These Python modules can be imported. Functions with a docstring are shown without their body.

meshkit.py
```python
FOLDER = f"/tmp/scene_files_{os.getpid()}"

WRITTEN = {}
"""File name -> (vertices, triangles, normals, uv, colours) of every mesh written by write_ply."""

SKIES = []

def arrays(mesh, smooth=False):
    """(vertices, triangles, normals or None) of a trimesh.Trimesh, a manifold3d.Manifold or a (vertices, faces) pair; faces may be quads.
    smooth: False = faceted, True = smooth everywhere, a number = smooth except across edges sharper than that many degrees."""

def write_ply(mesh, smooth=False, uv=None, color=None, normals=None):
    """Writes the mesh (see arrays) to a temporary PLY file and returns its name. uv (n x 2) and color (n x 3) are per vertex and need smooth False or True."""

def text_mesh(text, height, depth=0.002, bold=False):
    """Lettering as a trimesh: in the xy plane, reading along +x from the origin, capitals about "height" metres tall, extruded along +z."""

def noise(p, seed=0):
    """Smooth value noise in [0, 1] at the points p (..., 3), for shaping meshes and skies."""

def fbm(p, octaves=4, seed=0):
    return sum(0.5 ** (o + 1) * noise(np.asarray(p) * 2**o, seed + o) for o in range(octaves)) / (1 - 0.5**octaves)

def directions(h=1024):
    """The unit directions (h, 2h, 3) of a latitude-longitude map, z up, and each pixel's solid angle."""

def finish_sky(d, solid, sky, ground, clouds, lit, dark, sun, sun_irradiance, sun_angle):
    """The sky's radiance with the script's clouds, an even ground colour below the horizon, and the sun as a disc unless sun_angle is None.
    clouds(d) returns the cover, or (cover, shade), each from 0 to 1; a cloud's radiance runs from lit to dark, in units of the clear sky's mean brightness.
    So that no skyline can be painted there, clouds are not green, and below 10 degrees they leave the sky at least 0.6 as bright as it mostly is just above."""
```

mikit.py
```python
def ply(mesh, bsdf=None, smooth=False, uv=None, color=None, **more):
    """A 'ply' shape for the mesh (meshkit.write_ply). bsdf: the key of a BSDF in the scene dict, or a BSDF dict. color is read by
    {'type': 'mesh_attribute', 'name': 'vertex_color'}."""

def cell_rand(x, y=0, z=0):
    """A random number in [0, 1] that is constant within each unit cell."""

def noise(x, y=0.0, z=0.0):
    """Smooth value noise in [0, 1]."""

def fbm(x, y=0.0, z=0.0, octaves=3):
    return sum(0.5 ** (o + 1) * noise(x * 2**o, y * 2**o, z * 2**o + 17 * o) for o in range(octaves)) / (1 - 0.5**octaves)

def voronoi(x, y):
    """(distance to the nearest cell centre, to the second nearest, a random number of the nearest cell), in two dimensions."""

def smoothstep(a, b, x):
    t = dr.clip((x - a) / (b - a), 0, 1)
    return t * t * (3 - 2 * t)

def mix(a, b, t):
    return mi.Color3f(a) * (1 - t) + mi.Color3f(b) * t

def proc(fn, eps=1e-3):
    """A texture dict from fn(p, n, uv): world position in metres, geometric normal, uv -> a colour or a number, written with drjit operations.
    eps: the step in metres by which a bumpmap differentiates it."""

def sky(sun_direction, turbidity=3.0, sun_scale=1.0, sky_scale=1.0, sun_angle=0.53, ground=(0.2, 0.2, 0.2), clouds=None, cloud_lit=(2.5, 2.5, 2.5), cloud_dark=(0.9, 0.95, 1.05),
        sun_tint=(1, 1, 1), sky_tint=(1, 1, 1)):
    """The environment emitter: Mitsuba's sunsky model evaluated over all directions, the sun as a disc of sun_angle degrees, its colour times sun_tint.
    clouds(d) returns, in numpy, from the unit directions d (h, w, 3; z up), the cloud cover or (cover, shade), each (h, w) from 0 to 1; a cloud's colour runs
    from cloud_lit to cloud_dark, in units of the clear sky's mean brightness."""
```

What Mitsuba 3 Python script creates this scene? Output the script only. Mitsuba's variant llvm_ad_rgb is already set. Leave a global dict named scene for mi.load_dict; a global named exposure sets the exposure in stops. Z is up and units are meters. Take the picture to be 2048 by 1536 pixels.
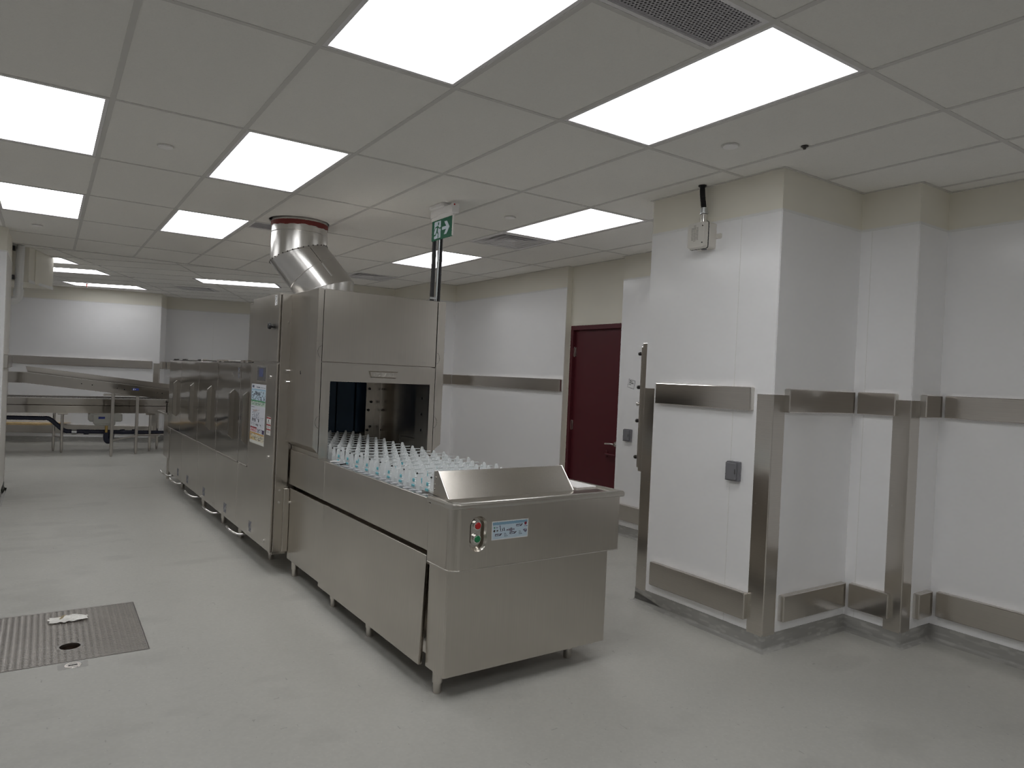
import math, random
import numpy as np, trimesh, shapely, drjit as dr, mitsuba as mi
import manifold3d as m3
from shapely.geometry import Polygon, Point, LineString, box as sbox
from shapely import affinity
import mikit, meshkit
from mikit import noise, fbm, cell_rand, smoothstep, mix, proc

scene, labels = {}, {}
T = mi.ScalarTransform4f
random.seed(7); rng = np.random.default_rng(11)

# ------------------------------------------------------------------ camera, light, exposure
CAM = [-1.4646, -2.7634, 1.5270]
FWD = [0.55730, 0.83026, -0.00892]
UPV = [-0.03224, 0.03237, 0.99896]
scene['camera'] = {'type': 'perspective', 'fov': 72.76, 'fov_axis': 'x', 'near_clip': 0.05, 'far_clip': 100.0,
                   'to_world': T().look_at(origin=CAM, target=[a + b for a, b in zip(CAM, FWD)], up=UPV)}
exposure = 0.0
LAMP = [4.25, 4.27, 4.30]          # radiance of every ceiling light panel
H = 2.81                           # ceiling height

# ------------------------------------------------------------------ materials
def P(name, col, rough=0.5, metal=0.0, spec=0.5, two=True, **kw):
    c = {'type': 'rgb', 'value': list(col)} if not isinstance(col, dict) else col
    b = {'type': 'principled', 'base_color': c, 'roughness': rough, 'metallic': metal, **kw}
    if metal == 0.0: b['specular'] = spec
    scene[name] = {'type': 'twosided', 'bsdf': b} if two else b
def bumped(name, fn, scale, eps=1e-3):
    scene[name] = {'type': 'twosided', 'bsdf': {'type': 'bumpmap', 'tex': proc(fn, eps), 'scale': scale, 'bsdf': scene[name]['bsdf']}}

def f_floor(p, n, uv):
    a = fbm(p.x * 1.3, p.y * 1.3, 0.0, 4); b = noise(p.x * 90, p.y * 90); s = noise(p.x * 260, p.y * 260, 3.0)
    st = smoothstep(0.60, 0.78, fbm(p.x * 2.1 + 7, p.y * 3.3, 2.0, 4))
    g = 0.40 * (0.93 + 0.10 * a + 0.05 * b) * (1 - 0.07 * st)
    g = dr.select(s > 0.93, g * 1.12, g); g = dr.select(noise(p.x * 46, p.y * 46, 9.0) > 0.972, g * 0.80, g)
    return mi.Color3f(g * 0.995, g * 0.985, g * 0.925)
def f_floor_r(p, n, uv):
    return 0.34 + 0.16 * fbm(p.x * 2.0, p.y * 2.0, 5.0, 4)
def f_tile(p, n, uv):
    b = noise(p.x * 420, p.y * 420); c = noise(p.x * 150, p.y * 150, 4.0)
    g = 0.68 + 0.03 * b + 0.02 * c
    g = dr.select(b > 0.93, g * 0.86, g)
    return mi.Color3f(g, g * 0.985, g * 0.945)
def f_steel(p, n, uv):
    s = noise(p.x * 260, p.y * 260, p.z * 3.0); k = fbm(p.x * 2.6 + 3, p.y * 2.6, p.z * 2.6, 3)
    g = 0.525 + 0.025 * s + 0.06 * k
    return mi.Color3f(g, g * 0.945, g * 0.865)
def f_steel_r(p, n, uv):
    return 0.175 + 0.03 * noise(p.x * 240, p.y * 240, p.z * 2.0) + 0.07 * fbm(p.x * 3, p.y * 3, p.z * 3, 3)
def f_bump_brush(p, n, uv):
    return noise(p.x * 500, p.y * 500, p.z * 9.0)
def f_rail(p, n, uv):
    s = noise(p.x * 4.0, p.y * 4.0, p.z * 700); k = noise(p.x * 1.6, p.y * 1.6, p.z * 2.0)
    g = 0.54 + 0.05 * s + 0.05 * k
    return mi.Color3f(g, g * 0.945, g * 0.875)
def f_wavy(p, n, uv):
    return noise(p.x * 5, p.y * 4.0, p.z * 7.5) + 0.45 * noise(p.x * 9, p.y * 7.5 + 3, p.z * 14)
def f_tread(p, n, uv):
    k = fbm(p.x * 6, p.y * 6, 1.0, 4); s = noise(p.x * 90, p.y * 90)
    g = 0.30 + 0.13 * k + 0.05 * s
    return mi.Color3f(g, g * 0.95, g * 0.90)
def f_frp(p, n, uv):
    g = 0.825 + 0.012 * noise(p.x * 60, p.y * 60, p.z * 60) + 0.015 * fbm(p.x * 2, p.y * 2, p.z * 2, 3)
    return mi.Color3f(g * 0.985, g * 0.985, g)
def f_frp_bump(p, n, uv):
    return fbm(p.x * 3.2, p.y * 3.2, p.z * 2.2, 3)
def f_cove(p, n, uv):
    a = fbm(p.x * 7, p.y * 7, p.z * 18, 4); b = smoothstep(0.55, 0.75, noise(p.x * 22, p.y * 22, p.z * 60))
    g = 0.33 * (0.82 + 0.3 * a) * (1 + 0.18 * b)
    return mi.Color3f(g, g * 0.985, g * 0.94)
def f_card(p, n, uv):
    g = 0.9 + 0.2 * noise(p.x * 40, p.y * 8)
    return mi.Color3f(0.50 * g, 0.37 * g, 0.20 * g)
def f_duct(p, n, uv):
    g = 0.60 + 0.08 * fbm(p.x * 5, p.y * 5, p.z * 5, 3)
    return mi.Color3f(g, g * 0.98, g * 0.95)

P('m_floor', proc(f_floor), proc(f_floor_r), spec=0.42)
P('m_cove', proc(f_cove), 0.5, spec=0.4)
P('m_paint', (0.75, 0.725, 0.645), 0.6, spec=0.35)
P('m_frp', proc(f_frp), 0.19, spec=0.55); bumped('m_frp', f_frp_bump, 0.0018, 5e-3)
P('m_frp_trim', (0.74, 0.74, 0.73), 0.35)
P('m_tile', proc(f_tile), 0.92, spec=0.15)
P('m_tbar', (0.56, 0.55, 0.53), 0.5, spec=0.3)
P('m_void', (0.45, 0.44, 0.42), 0.9, spec=0.1)
P('m_lightframe', (0.66, 0.65, 0.66), 0.4)
P('m_steel', proc(f_steel), proc(f_steel_r), metal=1.0); bumped('m_steel', f_bump_brush, 0.000008, 4e-4)
P('m_steel_edge', (0.66, 0.64, 0.60), 0.2, metal=1.0)
P('m_door_steel', (0.43, 0.405, 0.37), 0.09, metal=1.0); bumped('m_door_steel', f_wavy, 0.0014, 4e-3)
P('m_rail', proc(f_rail), 0.17, metal=1.0)
P('m_duct', proc(f_duct), 0.24, metal=1.0)
P('m_chrome', (0.78, 0.77, 0.75), 0.12, metal=1.0)
P('m_dark_steel', (0.10, 0.095, 0.09), 0.5, metal=1.0)
P('m_black', (0.012, 0.012, 0.014), 0.45)
P('m_blackmatte', (0.02, 0.02, 0.022), 0.8, spec=0.2)
P('m_curtain', (0.028, 0.06, 0.105), 0.5)
P('m_peg', (0.72, 0.75, 0.76), 0.42)
P('m_peg_rod', (0.55, 0.58, 0.58), 0.35)
P('m_teeth', (0.42, 0.43, 0.45), 0.4)
P('m_aqua', (0.16, 0.47, 0.55), 0.4)
P('m_maroon', (0.085, 0.014, 0.020), 0.42, spec=0.35)
P('m_gray_plastic', (0.17, 0.17, 0.185), 0.5)
P('m_beige_plastic', (0.62, 0.60, 0.56), 0.45)
P('m_grille', (0.36, 0.35, 0.37), 0.5)
P('m_rim', (0.62, 0.60, 0.56), 0.27, metal=1.0)
P('m_steel_matte', (0.52, 0.50, 0.46), 0.5, metal=1.0)
P('m_handle', (0.30, 0.28, 0.25), 0.32, metal=1.0)
P('m_plaster', (0.60, 0.585, 0.56), 0.75, spec=0.15)
P('m_slot', (0.36, 0.35, 0.32), 0.6)
P('m_white', (0.78, 0.77, 0.77), 0.45)
P('m_paper', (0.84, 0.83, 0.80), 0.8, spec=0.2)
P('m_label_white', (0.74, 0.75, 0.76), 0.45)
P('m_red', (0.42, 0.018, 0.018), 0.25)
P('m_green', (0.012, 0.20, 0.075), 0.25)
P('m_sign_green', (0.012, 0.125, 0.068), 0.4)
P('m_sign_white', (0.66, 0.76, 0.86), 0.4)
P('m_screen', (0.06, 0.075, 0.19), 0.25)
P('m_gray_bezel', (0.085, 0.085, 0.09), 0.4)
P('m_blue', (0.03, 0.05, 0.28), 0.4)
P('m_graybox', (0.50, 0.50, 0.47), 0.5)
P('m_brass', (0.62, 0.44, 0.16), 0.35, metal=1.0)
P('m_drain', (0.022, 0.026, 0.05), 0.45)
P('m_pvc', (0.74, 0.74, 0.74), 0.25)
P('m_card', proc(f_card), 0.85, spec=0.2)
P('m_tread', proc(f_tread), 0.38, metal=1.0)
P('m_tread_lug', (0.50, 0.475, 0.45), 0.3, metal=1.0)
P('m_mesh_gray', (0.12, 0.12, 0.13), 0.6)
P('m_redtape', (0.17, 0.025, 0.02), 0.6)
P('m_galv', (0.55, 0.57, 0.58), 0.3, metal=1.0)
P('m_soil', (0.26, 0.13, 0.08), 0.9, spec=0.1)
P('m_burlap', (0.36, 0.30, 0.20), 0.9, spec=0.1)
scene['m_lens'] = {'type': 'diffuse', 'reflectance': {'type': 'rgb', 'value': [0.7, 0.7, 0.7]}}

# flat print (uv 0..1 on the sticker sheet: u to the right, v up)
def R_(uv, u0, u1, v0, v1): return (uv.x > u0) & (uv.x < u1) & (uv.y > v0) & (uv.y < v1)
def put(c, mask, col): return dr.select(mask, mi.Color3f(*col), c)
def scrib(uv, nu, nv, thr, seed): return cell_rand(uv.x * nu, uv.y * nv, seed) > thr
def f_poster(p, n, uv):
    c = mi.Color3f(0.62, 0.64, 0.70)
    c = put(c, R_(uv, 0, 1, 0.72, 0.905), (0.47, 0.60, 0.70))
    c = put(c, R_(uv, 0, 1, 0.895, 0.918), (0.30, 0.47, 0.62))
    c = put(c, R_(uv, .06, .2, .935, .975), (0.09, 0.11, 0.17))
    c = put(c, R_(uv, .36, .60, .94, .955), (0.10, 0.12, 0.17)); c = put(c, R_(uv, .62, .97, .943, .952), (0.30, 0.38, 0.46))
    c = put(c, R_(uv, .3, .64, .81, .87) & scrib(uv, 26, 60, .35, 1), (0.12, 0.15, 0.19))
    c = put(c, R_(uv, .03, .97, .735, .88) & scrib(uv, 22, 44, .76, 2), (0.12, 0.15, 0.19))
    c = put(c, R_(uv, 0, 1, .705, .728), (0.07, 0.26, 0.13))
    c = put(c, R_(uv, 0, 1, .635, .705), (0.48, 0.60, 0.52)); c = put(c, R_(uv, .03, .97, .64, .70) & scrib(uv, 26, 80, .68, 3), (0.16, 0.24, 0.20))
    c = put(c, R_(uv, .04, .28, .60, .612), (0.2, 0.22, 0.27))
    c = put(c, R_(uv, .10, .62, .40, .575) & scrib(uv, 24, 90, .55, 4), (0.34, 0.36, 0.43))
    c = put(c, R_(uv, .14, .58, .535, .57) & scrib(uv, 20, 150, .7, 5), (0.55, 0.33, 0.24))
    for u0 in (.12, .24, .33, .56): c = put(c, R_(uv, u0, u0 + .055, .365, .42), (0.04, 0.04, 0.06))
    c = put(c, R_(uv, .70, .92, .41, .46) & scrib(uv, 24, 150, .6, 6), (0.28, 0.30, 0.38))
    c = put(c, R_(uv, .05, .95, .335, .34), (0.3, 0.3, 0.35)); c = put(c, R_(uv, .08, .8, .30, .33) & scrib(uv, 26, 120, .7, 7), (0.1, 0.1, 0.13))
    c = put(c, R_(uv, .02, .48, .255, .277), (0.25, 0.03, 0.05)); c = put(c, R_(uv, .02, .48, .19, .255), (0.58, 0.40, 0.42))
    c = put(c, R_(uv, .04, .46, .195, .25) & scrib(uv, 24, 110, .72, 8), (0.45, 0.12, 0.15))
    c = put(c, R_(uv, .52, .82, .19, .26) & scrib(uv, 24, 90, .5, 9), (0.16, 0.14, 0.2)); c = put(c, R_(uv, .84, .99, .19, .255), (0.05, 0.03, 0.09))
    c = put(c, R_(uv, 0, 1, .05, .185), (0.60, 0.56, 0.44)); c = put(c, R_(uv, .02, .98, .158, .182), (0.52, 0.30, 0.10))
    c = put(c, R_(uv, .02, .42, .055, .105), (0.60, 0.47, 0.22)); c = put(c, R_(uv, .03, .97, .06, .15) & scrib(uv, 26, 70, .77, 10), (0.22, 0.20, 0.18))
    c = put(c, R_(uv, 0, 1, 0, .05), (0.66, 0.66, 0.62)); c = put(c, R_(uv, 0, .06, .05, .185), (0.55, 0.36, 0.16))
    return c
def f_warn(p, n, uv):
    c = mi.Color3f(0.66, 0.65, 0.63)
    for v0 in (.90, .52, .27): c = put(c, R_(uv, 0, 1, v0, v0 + .07), (0.30, 0.03, 0.035))
    c = put(c, R_(uv, .42, .56, .72, .86), (0.08, 0.08, 0.09)); c = put(c, R_(uv, .2, .85, .64, .70) & scrib(uv, 12, 60, .4, 1), (.2, .2, .22))
    c = put(c, R_(uv, .1, .9, .38, .5) & scrib(uv, 14, 40, .6, 2), (.25, .25, .28)); c = put(c, R_(uv, .1, .9, .08, .25) & scrib(uv, 14, 40, .65, 3), (.25, .25, .28))
    return c
def f_front(p, n, uv):
    c = mi.Color3f(0.44, 0.54, 0.62)
    edge = (uv.x < .022) | (uv.x > .978) | (uv.y < .05) | (uv.y > .95)
    c = put(c, R_(uv, 0, 1, .80, .95), (0.19, 0.32, 0.43)); c = dr.select(edge, mi.Color3f(0.63, 0.65, 0.66), c)
    ink = (0.05, 0.05, 0.085)
    def disc(u, v, r, col):
        nonlocal c
        c = dr.select(dr.square((uv.x - u) * 2.4) + dr.square(uv.y - v) < r * r, mi.Color3f(*col), c)
    disc(.07, .66, .05, (0.10, 0.26, 0.18)); disc(.07, .49, .06, (0.05, 0.04, 0.04)); disc(.15, .49, .05, (0.10, 0.09, 0.09))
    c = put(c, R_(uv, .105, .165, .645, .67), ink)
    c = put(c, R_(uv, .20, .62, .44, .455), (.25, .27, .32))
    for u0, h in ((.245, .30), (.30, .15), (.345, .18)):
        c = put(c, (dr.abs(uv.x - u0 - (uv.y - .46) * -.10) < .010) & (uv.y > .45) & (uv.y < .46 + h), ink)
    for u0, r in ((.42, .05), (.47, .06), (.53, .10), (.60, .05)): disc(u0, .49, r, (.18, .18, .22))
    def machine(u, v, k=1.0):
        nonlocal c
        c = put(c, R_(uv, u, u + .13 * k, v, v + .045), (.06, .05, .08)); c = put(c, R_(uv, u, u + .13 * k, v - .075, v - .045), (.10, .09, .13))
        c = put(c, R_(uv, u, u + .02, v - .06, v + .02), (.10, .09, .13)); c = put(c, (dr.abs((uv.x - u - .155 * k) - (uv.y - v) * .35) < .018) & (uv.y > v - .08) & (uv.y < v + .05), (.05, .04, .06))
    machine(.66, .70); machine(.09, .28); machine(.49, .32); 
    for k in range(4): c = put(c, R_(uv, .49 + .022 * k, .50 + .022 * k, .36, .50 - .03 * k), (.16, .14, .2))
    for u0, v0 in ((.34, .30), (.74, .34)):
        for k, w in enumerate((.05, .07, .10)): c = put(c, R_(uv, u0, u0 + w, v0 - .075 * k, v0 + .025 - .075 * k), (.06, .10, .14))
    disc(.925, .755, .085, (0.17, 0.02, 0.035)); c = put(c, R_(uv, .885, .985, .58, .63), (.24, .27, .33))
    disc(.93, .37, .10, (.13, .13, .19)); c = put(c, R_(uv, .86, .93, .36, .44), (.15, .15, .22)); disc(.93, .42, .03, (.5, .55, .62))
    return c
def f_note(p, n, uv):
    c = mi.Color3f(0.72, 0.72, 0.73)
    c = put(c, (uv.x < .04) | (uv.x > .96) | (uv.y < .05) | (uv.y > .95), (.25, .25, .27))
    c = put(c, R_(uv, .15, .55, .78, .88), (.1, .1, .1)); c = put(c, R_(uv, .12, .85, .55, .68) & scrib(uv, 16, 22, .3, 1), (.08, .08, .09)); c = put(c, R_(uv, .12, .5, .35, .45) & scrib(uv, 16, 22, .3, 2), (.1, .1, .1))
    return c
def f_small(p, n, uv):
    c = mi.Color3f(0.20, 0.20, 0.21)
    return put(c, scrib(uv, 4, 6, .55, 3), (.075, .08, .12))
def f_tag(p, n, uv):
    return put(mi.Color3f(0.70, 0.70, 0.70), R_(uv, .25, .8, .1, .9) & scrib(uv, 4, 11, .5, 3), (.12, .12, .13))
P('m_poster', proc(f_poster), 0.4); P('m_warn', proc(f_warn), 0.4); P('m_frontlabel', proc(f_front), 0.4); P('m_note', proc(f_note), 0.7)
P('m_small', proc(f_small), 0.4); P('m_tag', proc(f_tag), 0.6)

# ------------------------------------------------------------------ mesh helpers
def bx(x0, x1, y0, y1, z0, z1, b=0.0):
    x0, x1 = min(x0, x1), max(x0, x1); y0, y1 = min(y0, y1), max(y0, y1); z0, z1 = min(z0, z1), max(z0, z1)
    b = min(b, (x1 - x0) / 2.2, (y1 - y0) / 2.2, (z1 - z0) / 2.2)
    if b <= 0: return trimesh.creation.box(bounds=[[x0, y0, z0], [x1, y1, z1]])
    pts = []
    for sx in (0, 1):
        for sy in (0, 1):
            for sz in (0, 1):
                c = np.array([(x0, x1)[sx], (y0, y1)[sy], (z0, z1)[sz]]); d = np.array([1 - 2 * sx, 1 - 2 * sy, 1 - 2 * sz]) * b
                for k in range(3):
                    e = d.copy(); e[k] = 0; pts.append(c + e)
    return trimesh.convex.convex_hull(np.array(pts))
def cat(*ms):
    out = []
    for m in ms: out += list(m) if isinstance(m, (list, tuple)) else [m]
    return trimesh.util.concatenate(out)
def tube(pts, r, n=12, cap=True):
    pts = np.array(pts, float); k = len(pts); t = np.gradient(pts, axis=0); t /= np.linalg.norm(t, axis=1)[:, None]
    u = np.cross(t[0], [0.0, 0.0, 1.0]); u = u if np.linalg.norm(u) > 1e-3 else np.cross(t[0], [0, 1.0, 0]); u /= np.linalg.norm(u)
    r = np.broadcast_to(r, k); V = []; a = np.linspace(0, 2 * np.pi, n, endpoint=False)
    for i in range(k):
        u = u - t[i] * (u @ t[i]); u /= np.linalg.norm(u); w = np.cross(t[i], u)
        V.append(pts[i] + r[i] * (np.cos(a)[:, None] * u + np.sin(a)[:, None] * w))
    V = np.vstack(V); F = []
    for i in range(k - 1):
        for j in range(n):
            p, q = i * n + j, i * n + (j + 1) % n; F += [[p, q, q + n], [p, q + n, p + n]]
    if cap:
        V = np.vstack([V, pts[:1], pts[-1:]]); c0, c1 = len(V) - 2, len(V) - 1
        for j in range(n): F += [[c0, (j + 1) % n, j], [c1, (k - 1) * n + j, (k - 1) * n + (j + 1) % n]]
    return trimesh.Trimesh(V, F, process=False)
def smoothpath(pts, n=6):
    pts = np.array(pts, float); out = []
    for i in range(len(pts) - 1):
        p0, p1, p2, p3 = pts[max(i - 1, 0)], pts[i], pts[i + 1], pts[min(i + 2, len(pts) - 1)]
        for s in np.linspace(0, 1, n, endpoint=False):
            out.append(0.5 * ((2 * p1) + (-p0 + p2) * s + (2 * p0 - 5 * p1 + 4 * p2 - p3) * s**2 + (-p0 + 3 * p1 - 3 * p2 + p3) * s**3))
    return np.array(out + [pts[-1]])
def cyl(p, q, r, n=20): return tube([p, q], r, n)
def lathe(prof, c=(0, 0, 0), n=24):
    m = trimesh.creation.revolve(np.array(prof, float), sections=n); m.apply_translation(c); return m
def prism(poly, z0, z1):
    m = trimesh.creation.extrude_polygon(poly, z1 - z0); m.apply_translation([0, 0, z0]); return m
def axes(m, ex, ey, ez, o=(0, 0, 0)):        # maps mesh coordinates onto three given axes
    A = np.eye(4); A[:3, 0], A[:3, 1], A[:3, 2], A[:3, 3] = ex, ey, ez, o
    m = m.copy(); m.apply_transform(A); return m
def prism_x(poly_yz, x0, x1):                # polygon in (y, z), pulled along x
    return axes(prism(poly_yz, x0, x1), (0, 1, 0), (0, 0, 1), (1, 0, 0))
def prism_y(poly_xz, y0, y1):                # polygon in (x, z), pulled along y
    m = axes(prism(poly_xz, 0, 1), (1, 0, 0), (0, 0, 1), (0, 1, 0)); m.vertices[:, 1] = y0 + m.vertices[:, 1] * (y1 - y0); m.invert(); return m
def rounded(x0, x1, y0, y1, r): return sbox(x0 + r, y0 + r, x1 - r, y1 - r).buffer(r, quad_segs=6)
def man(m): return m3.Manifold(m3.Mesh(np.asarray(m.vertices, np.float32), np.asarray(m.faces, np.uint32)))
def unman(m):
    k = m.to_mesh(); return trimesh.Trimesh(k.vert_properties[:, :3], k.tri_verts, process=False)
def sub_mesh(a, *bs):
    r = man(a)
    for b in bs: r = r - man(b)
    return unman(r)
def sweep_profile(path, prof, side=1):
    """Profile points (d, z) swept along an open plan path with mitred corners; d is measured to the right of travel."""
    path = np.array(path, float); n = len(path); V = []; k = len(prof)
    seg = np.diff(path, axis=0); seg /= np.linalg.norm(seg, axis=1)[:, None]; nr = np.stack([seg[:, 1], -seg[:, 0]], 1) * side
    for i in range(n):
        a, b = nr[max(i - 1, 0)], nr[min(i, n - 2)]; m = (a + b) / (1 + a @ b)
        for d, z in prof: V.append([*(path[i] + m * d), z])
    F = []
    for i in range(n - 1):
        for j in range(k):
            p, q = i * k + j, i * k + (j + 1) % k; F += [[p, q, q + k], [p, q + k, p + k]]
    for i in (0, n - 1):
        for j in range(1, k - 1): F.append([i * k, i * k + j, i * k + j + 1] if i == 0 else [i * k, i * k + j + 1, i * k + j])
    m = trimesh.Trimesh(V, F, process=False); trimesh.repair.fix_normals(m); return m

# ------------------------------------------------------------------ scene helpers
used = {}
def numbered(key):
    k = used.get(key, -1) + 1; used[key] = k
    return key if k == 0 else f'{key}_{k:03d}'
def thing(name, label, category, group=None):
    key = numbered(name); labels[key] = {'label': label, 'category': category}
    if group: labels[key]['group'] = group
    return key
FRAME = np.eye(4)
def put_mesh(key, mesh, mat, smooth=False, **kw):
    if not isinstance(mesh, tuple):
        mesh = mesh.copy(); mesh.apply_transform(FRAME)
    scene[key] = mikit.ply(mesh, mat, smooth=smooth, **kw); return key
def part(parent, name, mesh, mat, smooth=False, label=None, **kw):
    key = numbered(parent + '__' + name); put_mesh(key, mesh, mat, smooth, **kw)
    if label: labels[key] = {'label': label}
    return key
def single(name, mesh, mat, label, category, group=None, smooth=False, **kw):
    key = thing(name, label, category, group); put_mesh(key, mesh, mat, smooth, **kw); return key
def struct(name, mesh, mat, label, smooth=False):
    key = numbered(name); put_mesh(key, mesh, mat, smooth); labels[key] = {'label': label, 'kind': 'structure'}; return key
def sheet(parent, name, o, ex, ey, w, h, th, mat, label=None):
    """A thin printed sheet: corner o, unit axes ex, ey, size w x h, thickness th along ex x ey; uv runs over the face."""
    o, ex, ey = (np.array(a, float) for a in (o, ex, ey)); nz = np.cross(ex, ey) * th
    c = [o, o + ex * w, o + ex * w + ey * h, o + ey * h]
    V = [a + nz for a in c] + c; uv = [[0, 0], [1, 0], [1, 1], [0, 1]] * 2
    F = [[0, 1, 2], [0, 2, 3], [4, 6, 5], [4, 7, 6]] + [f for i in range(4) for f in ([i, i + 4, (i + 1) % 4], [(i + 1) % 4, i + 4, (i + 1) % 4 + 4])]
    m = trimesh.Trimesh(V, F, process=False); m.apply_transform(FRAME)
    key = numbered(parent + '__' + name) if parent else name
    scene[key] = mikit.ply(m, mat, uv=np.array(uv, float))
    if label and parent: labels[key] = {'label': label}
    return key

# ------------------------------------------------------------------ the setting: floor
room1 = Polygon([(-3.6, -5.6), (3.22, -5.6), (3.22, -.627), (2.87, -.627), (2.87, -.265), (2.04, -.265), (2.04, .77), (3.38, .77), (3.38, 2.5), (3.45, 2.5), (3.45, 3.42),
                 (3.38, 3.42), (3.38, 5.98), (2.96, 5.98), (2.96, 7.17), (1.95, 7.17), (-1.825, 7.05), (-1.825, 5.9), (-3.6, 5.9)])
ANG = math.radians(-16); dirB = np.array([math.cos(ANG), math.sin(ANG)]); norB = np.array([-math.sin(ANG), math.cos(ANG)])
W0 = np.array([0.302, 11.80]); W1 = W0 + norB * 0.58; WL = W0 - dirB * 5.6; WR = W1 + dirB * 2.2
room2 = Polygon([(-1.825, 7.05), (1.95, 7.17), tuple(WR), tuple(W1), tuple(W0), tuple(WL), (WL[0], 7.05)])
PIT = (-1.62 - .36, -.957, 1.332, 2.188)       # pit under the tread plate
floor_poly = shapely.union_all([room1.buffer(.15), room2.buffer(.15)]).difference(sbox(*[PIT[0], PIT[2], PIT[1], PIT[3]]))
fm = prism(floor_poly, -0.05, 0.0)
fm = cat(fm, bx(PIT[0] - .02, PIT[1] + .02, PIT[2] - .02, PIT[3] + .02, -0.14, -0.10))
struct('floor', fm, 'm_floor', 'grey speckled epoxy floor with faint stains')

# ------------------------------------------------------------------ walls
def wall(name, pts, label, seams={}, panels=True, top=2.565, face='m_frp'):
    """pts: plan points with the room to the right of travel."""
    pts = [np.array(p, float) for p in pts]; strips = []; normals = []
    for a, b in zip(pts[:-1], pts[1:]):
        d = (b - a) / np.linalg.norm(b - a); n = np.array([d[1], -d[0]]); normals.append((a, b, d, n))
        strips.append(prism(Polygon([a, b, b - n * .08, a - n * .08]), 0.0, H + .04))
    key = struct(name, cat(strips), 'm_paint', label)
    if panels:
        for i, (a, b, d, n) in enumerate(normals):
            L = np.linalg.norm(b - a); cuts = [0.0] + sorted(seams.get(i, [])) + [L]
            for s, e in zip(cuts[:-1], cuts[1:]):
                s2, e2 = s + (.0012 if s > 0 else 0), e - (.0012 if e < L else 0)
                q = [a + d * s2, a + d * e2, a + d * e2 + n * .004, a + d * s2 + n * .004]
                part(key, 'panel', prism(Polygon(q), 0.085, top), face)
            part(key, 'cap_strip', prism(Polygon([a, b, b + n * .0055, a + n * .0055]), top - .004, top + .012), 'm_frp_trim')
            for s in cuts[1:-1]:
                part(key, 'joint_strip', prism(Polygon([a + d * (s - .0022), a + d * (s + .0022), a + d * (s + .0022) + n * .0046, a + d * (s - .0022) + n * .0046]), 0.085, top - .004), 'm_frp_trim')
    return key
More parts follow.
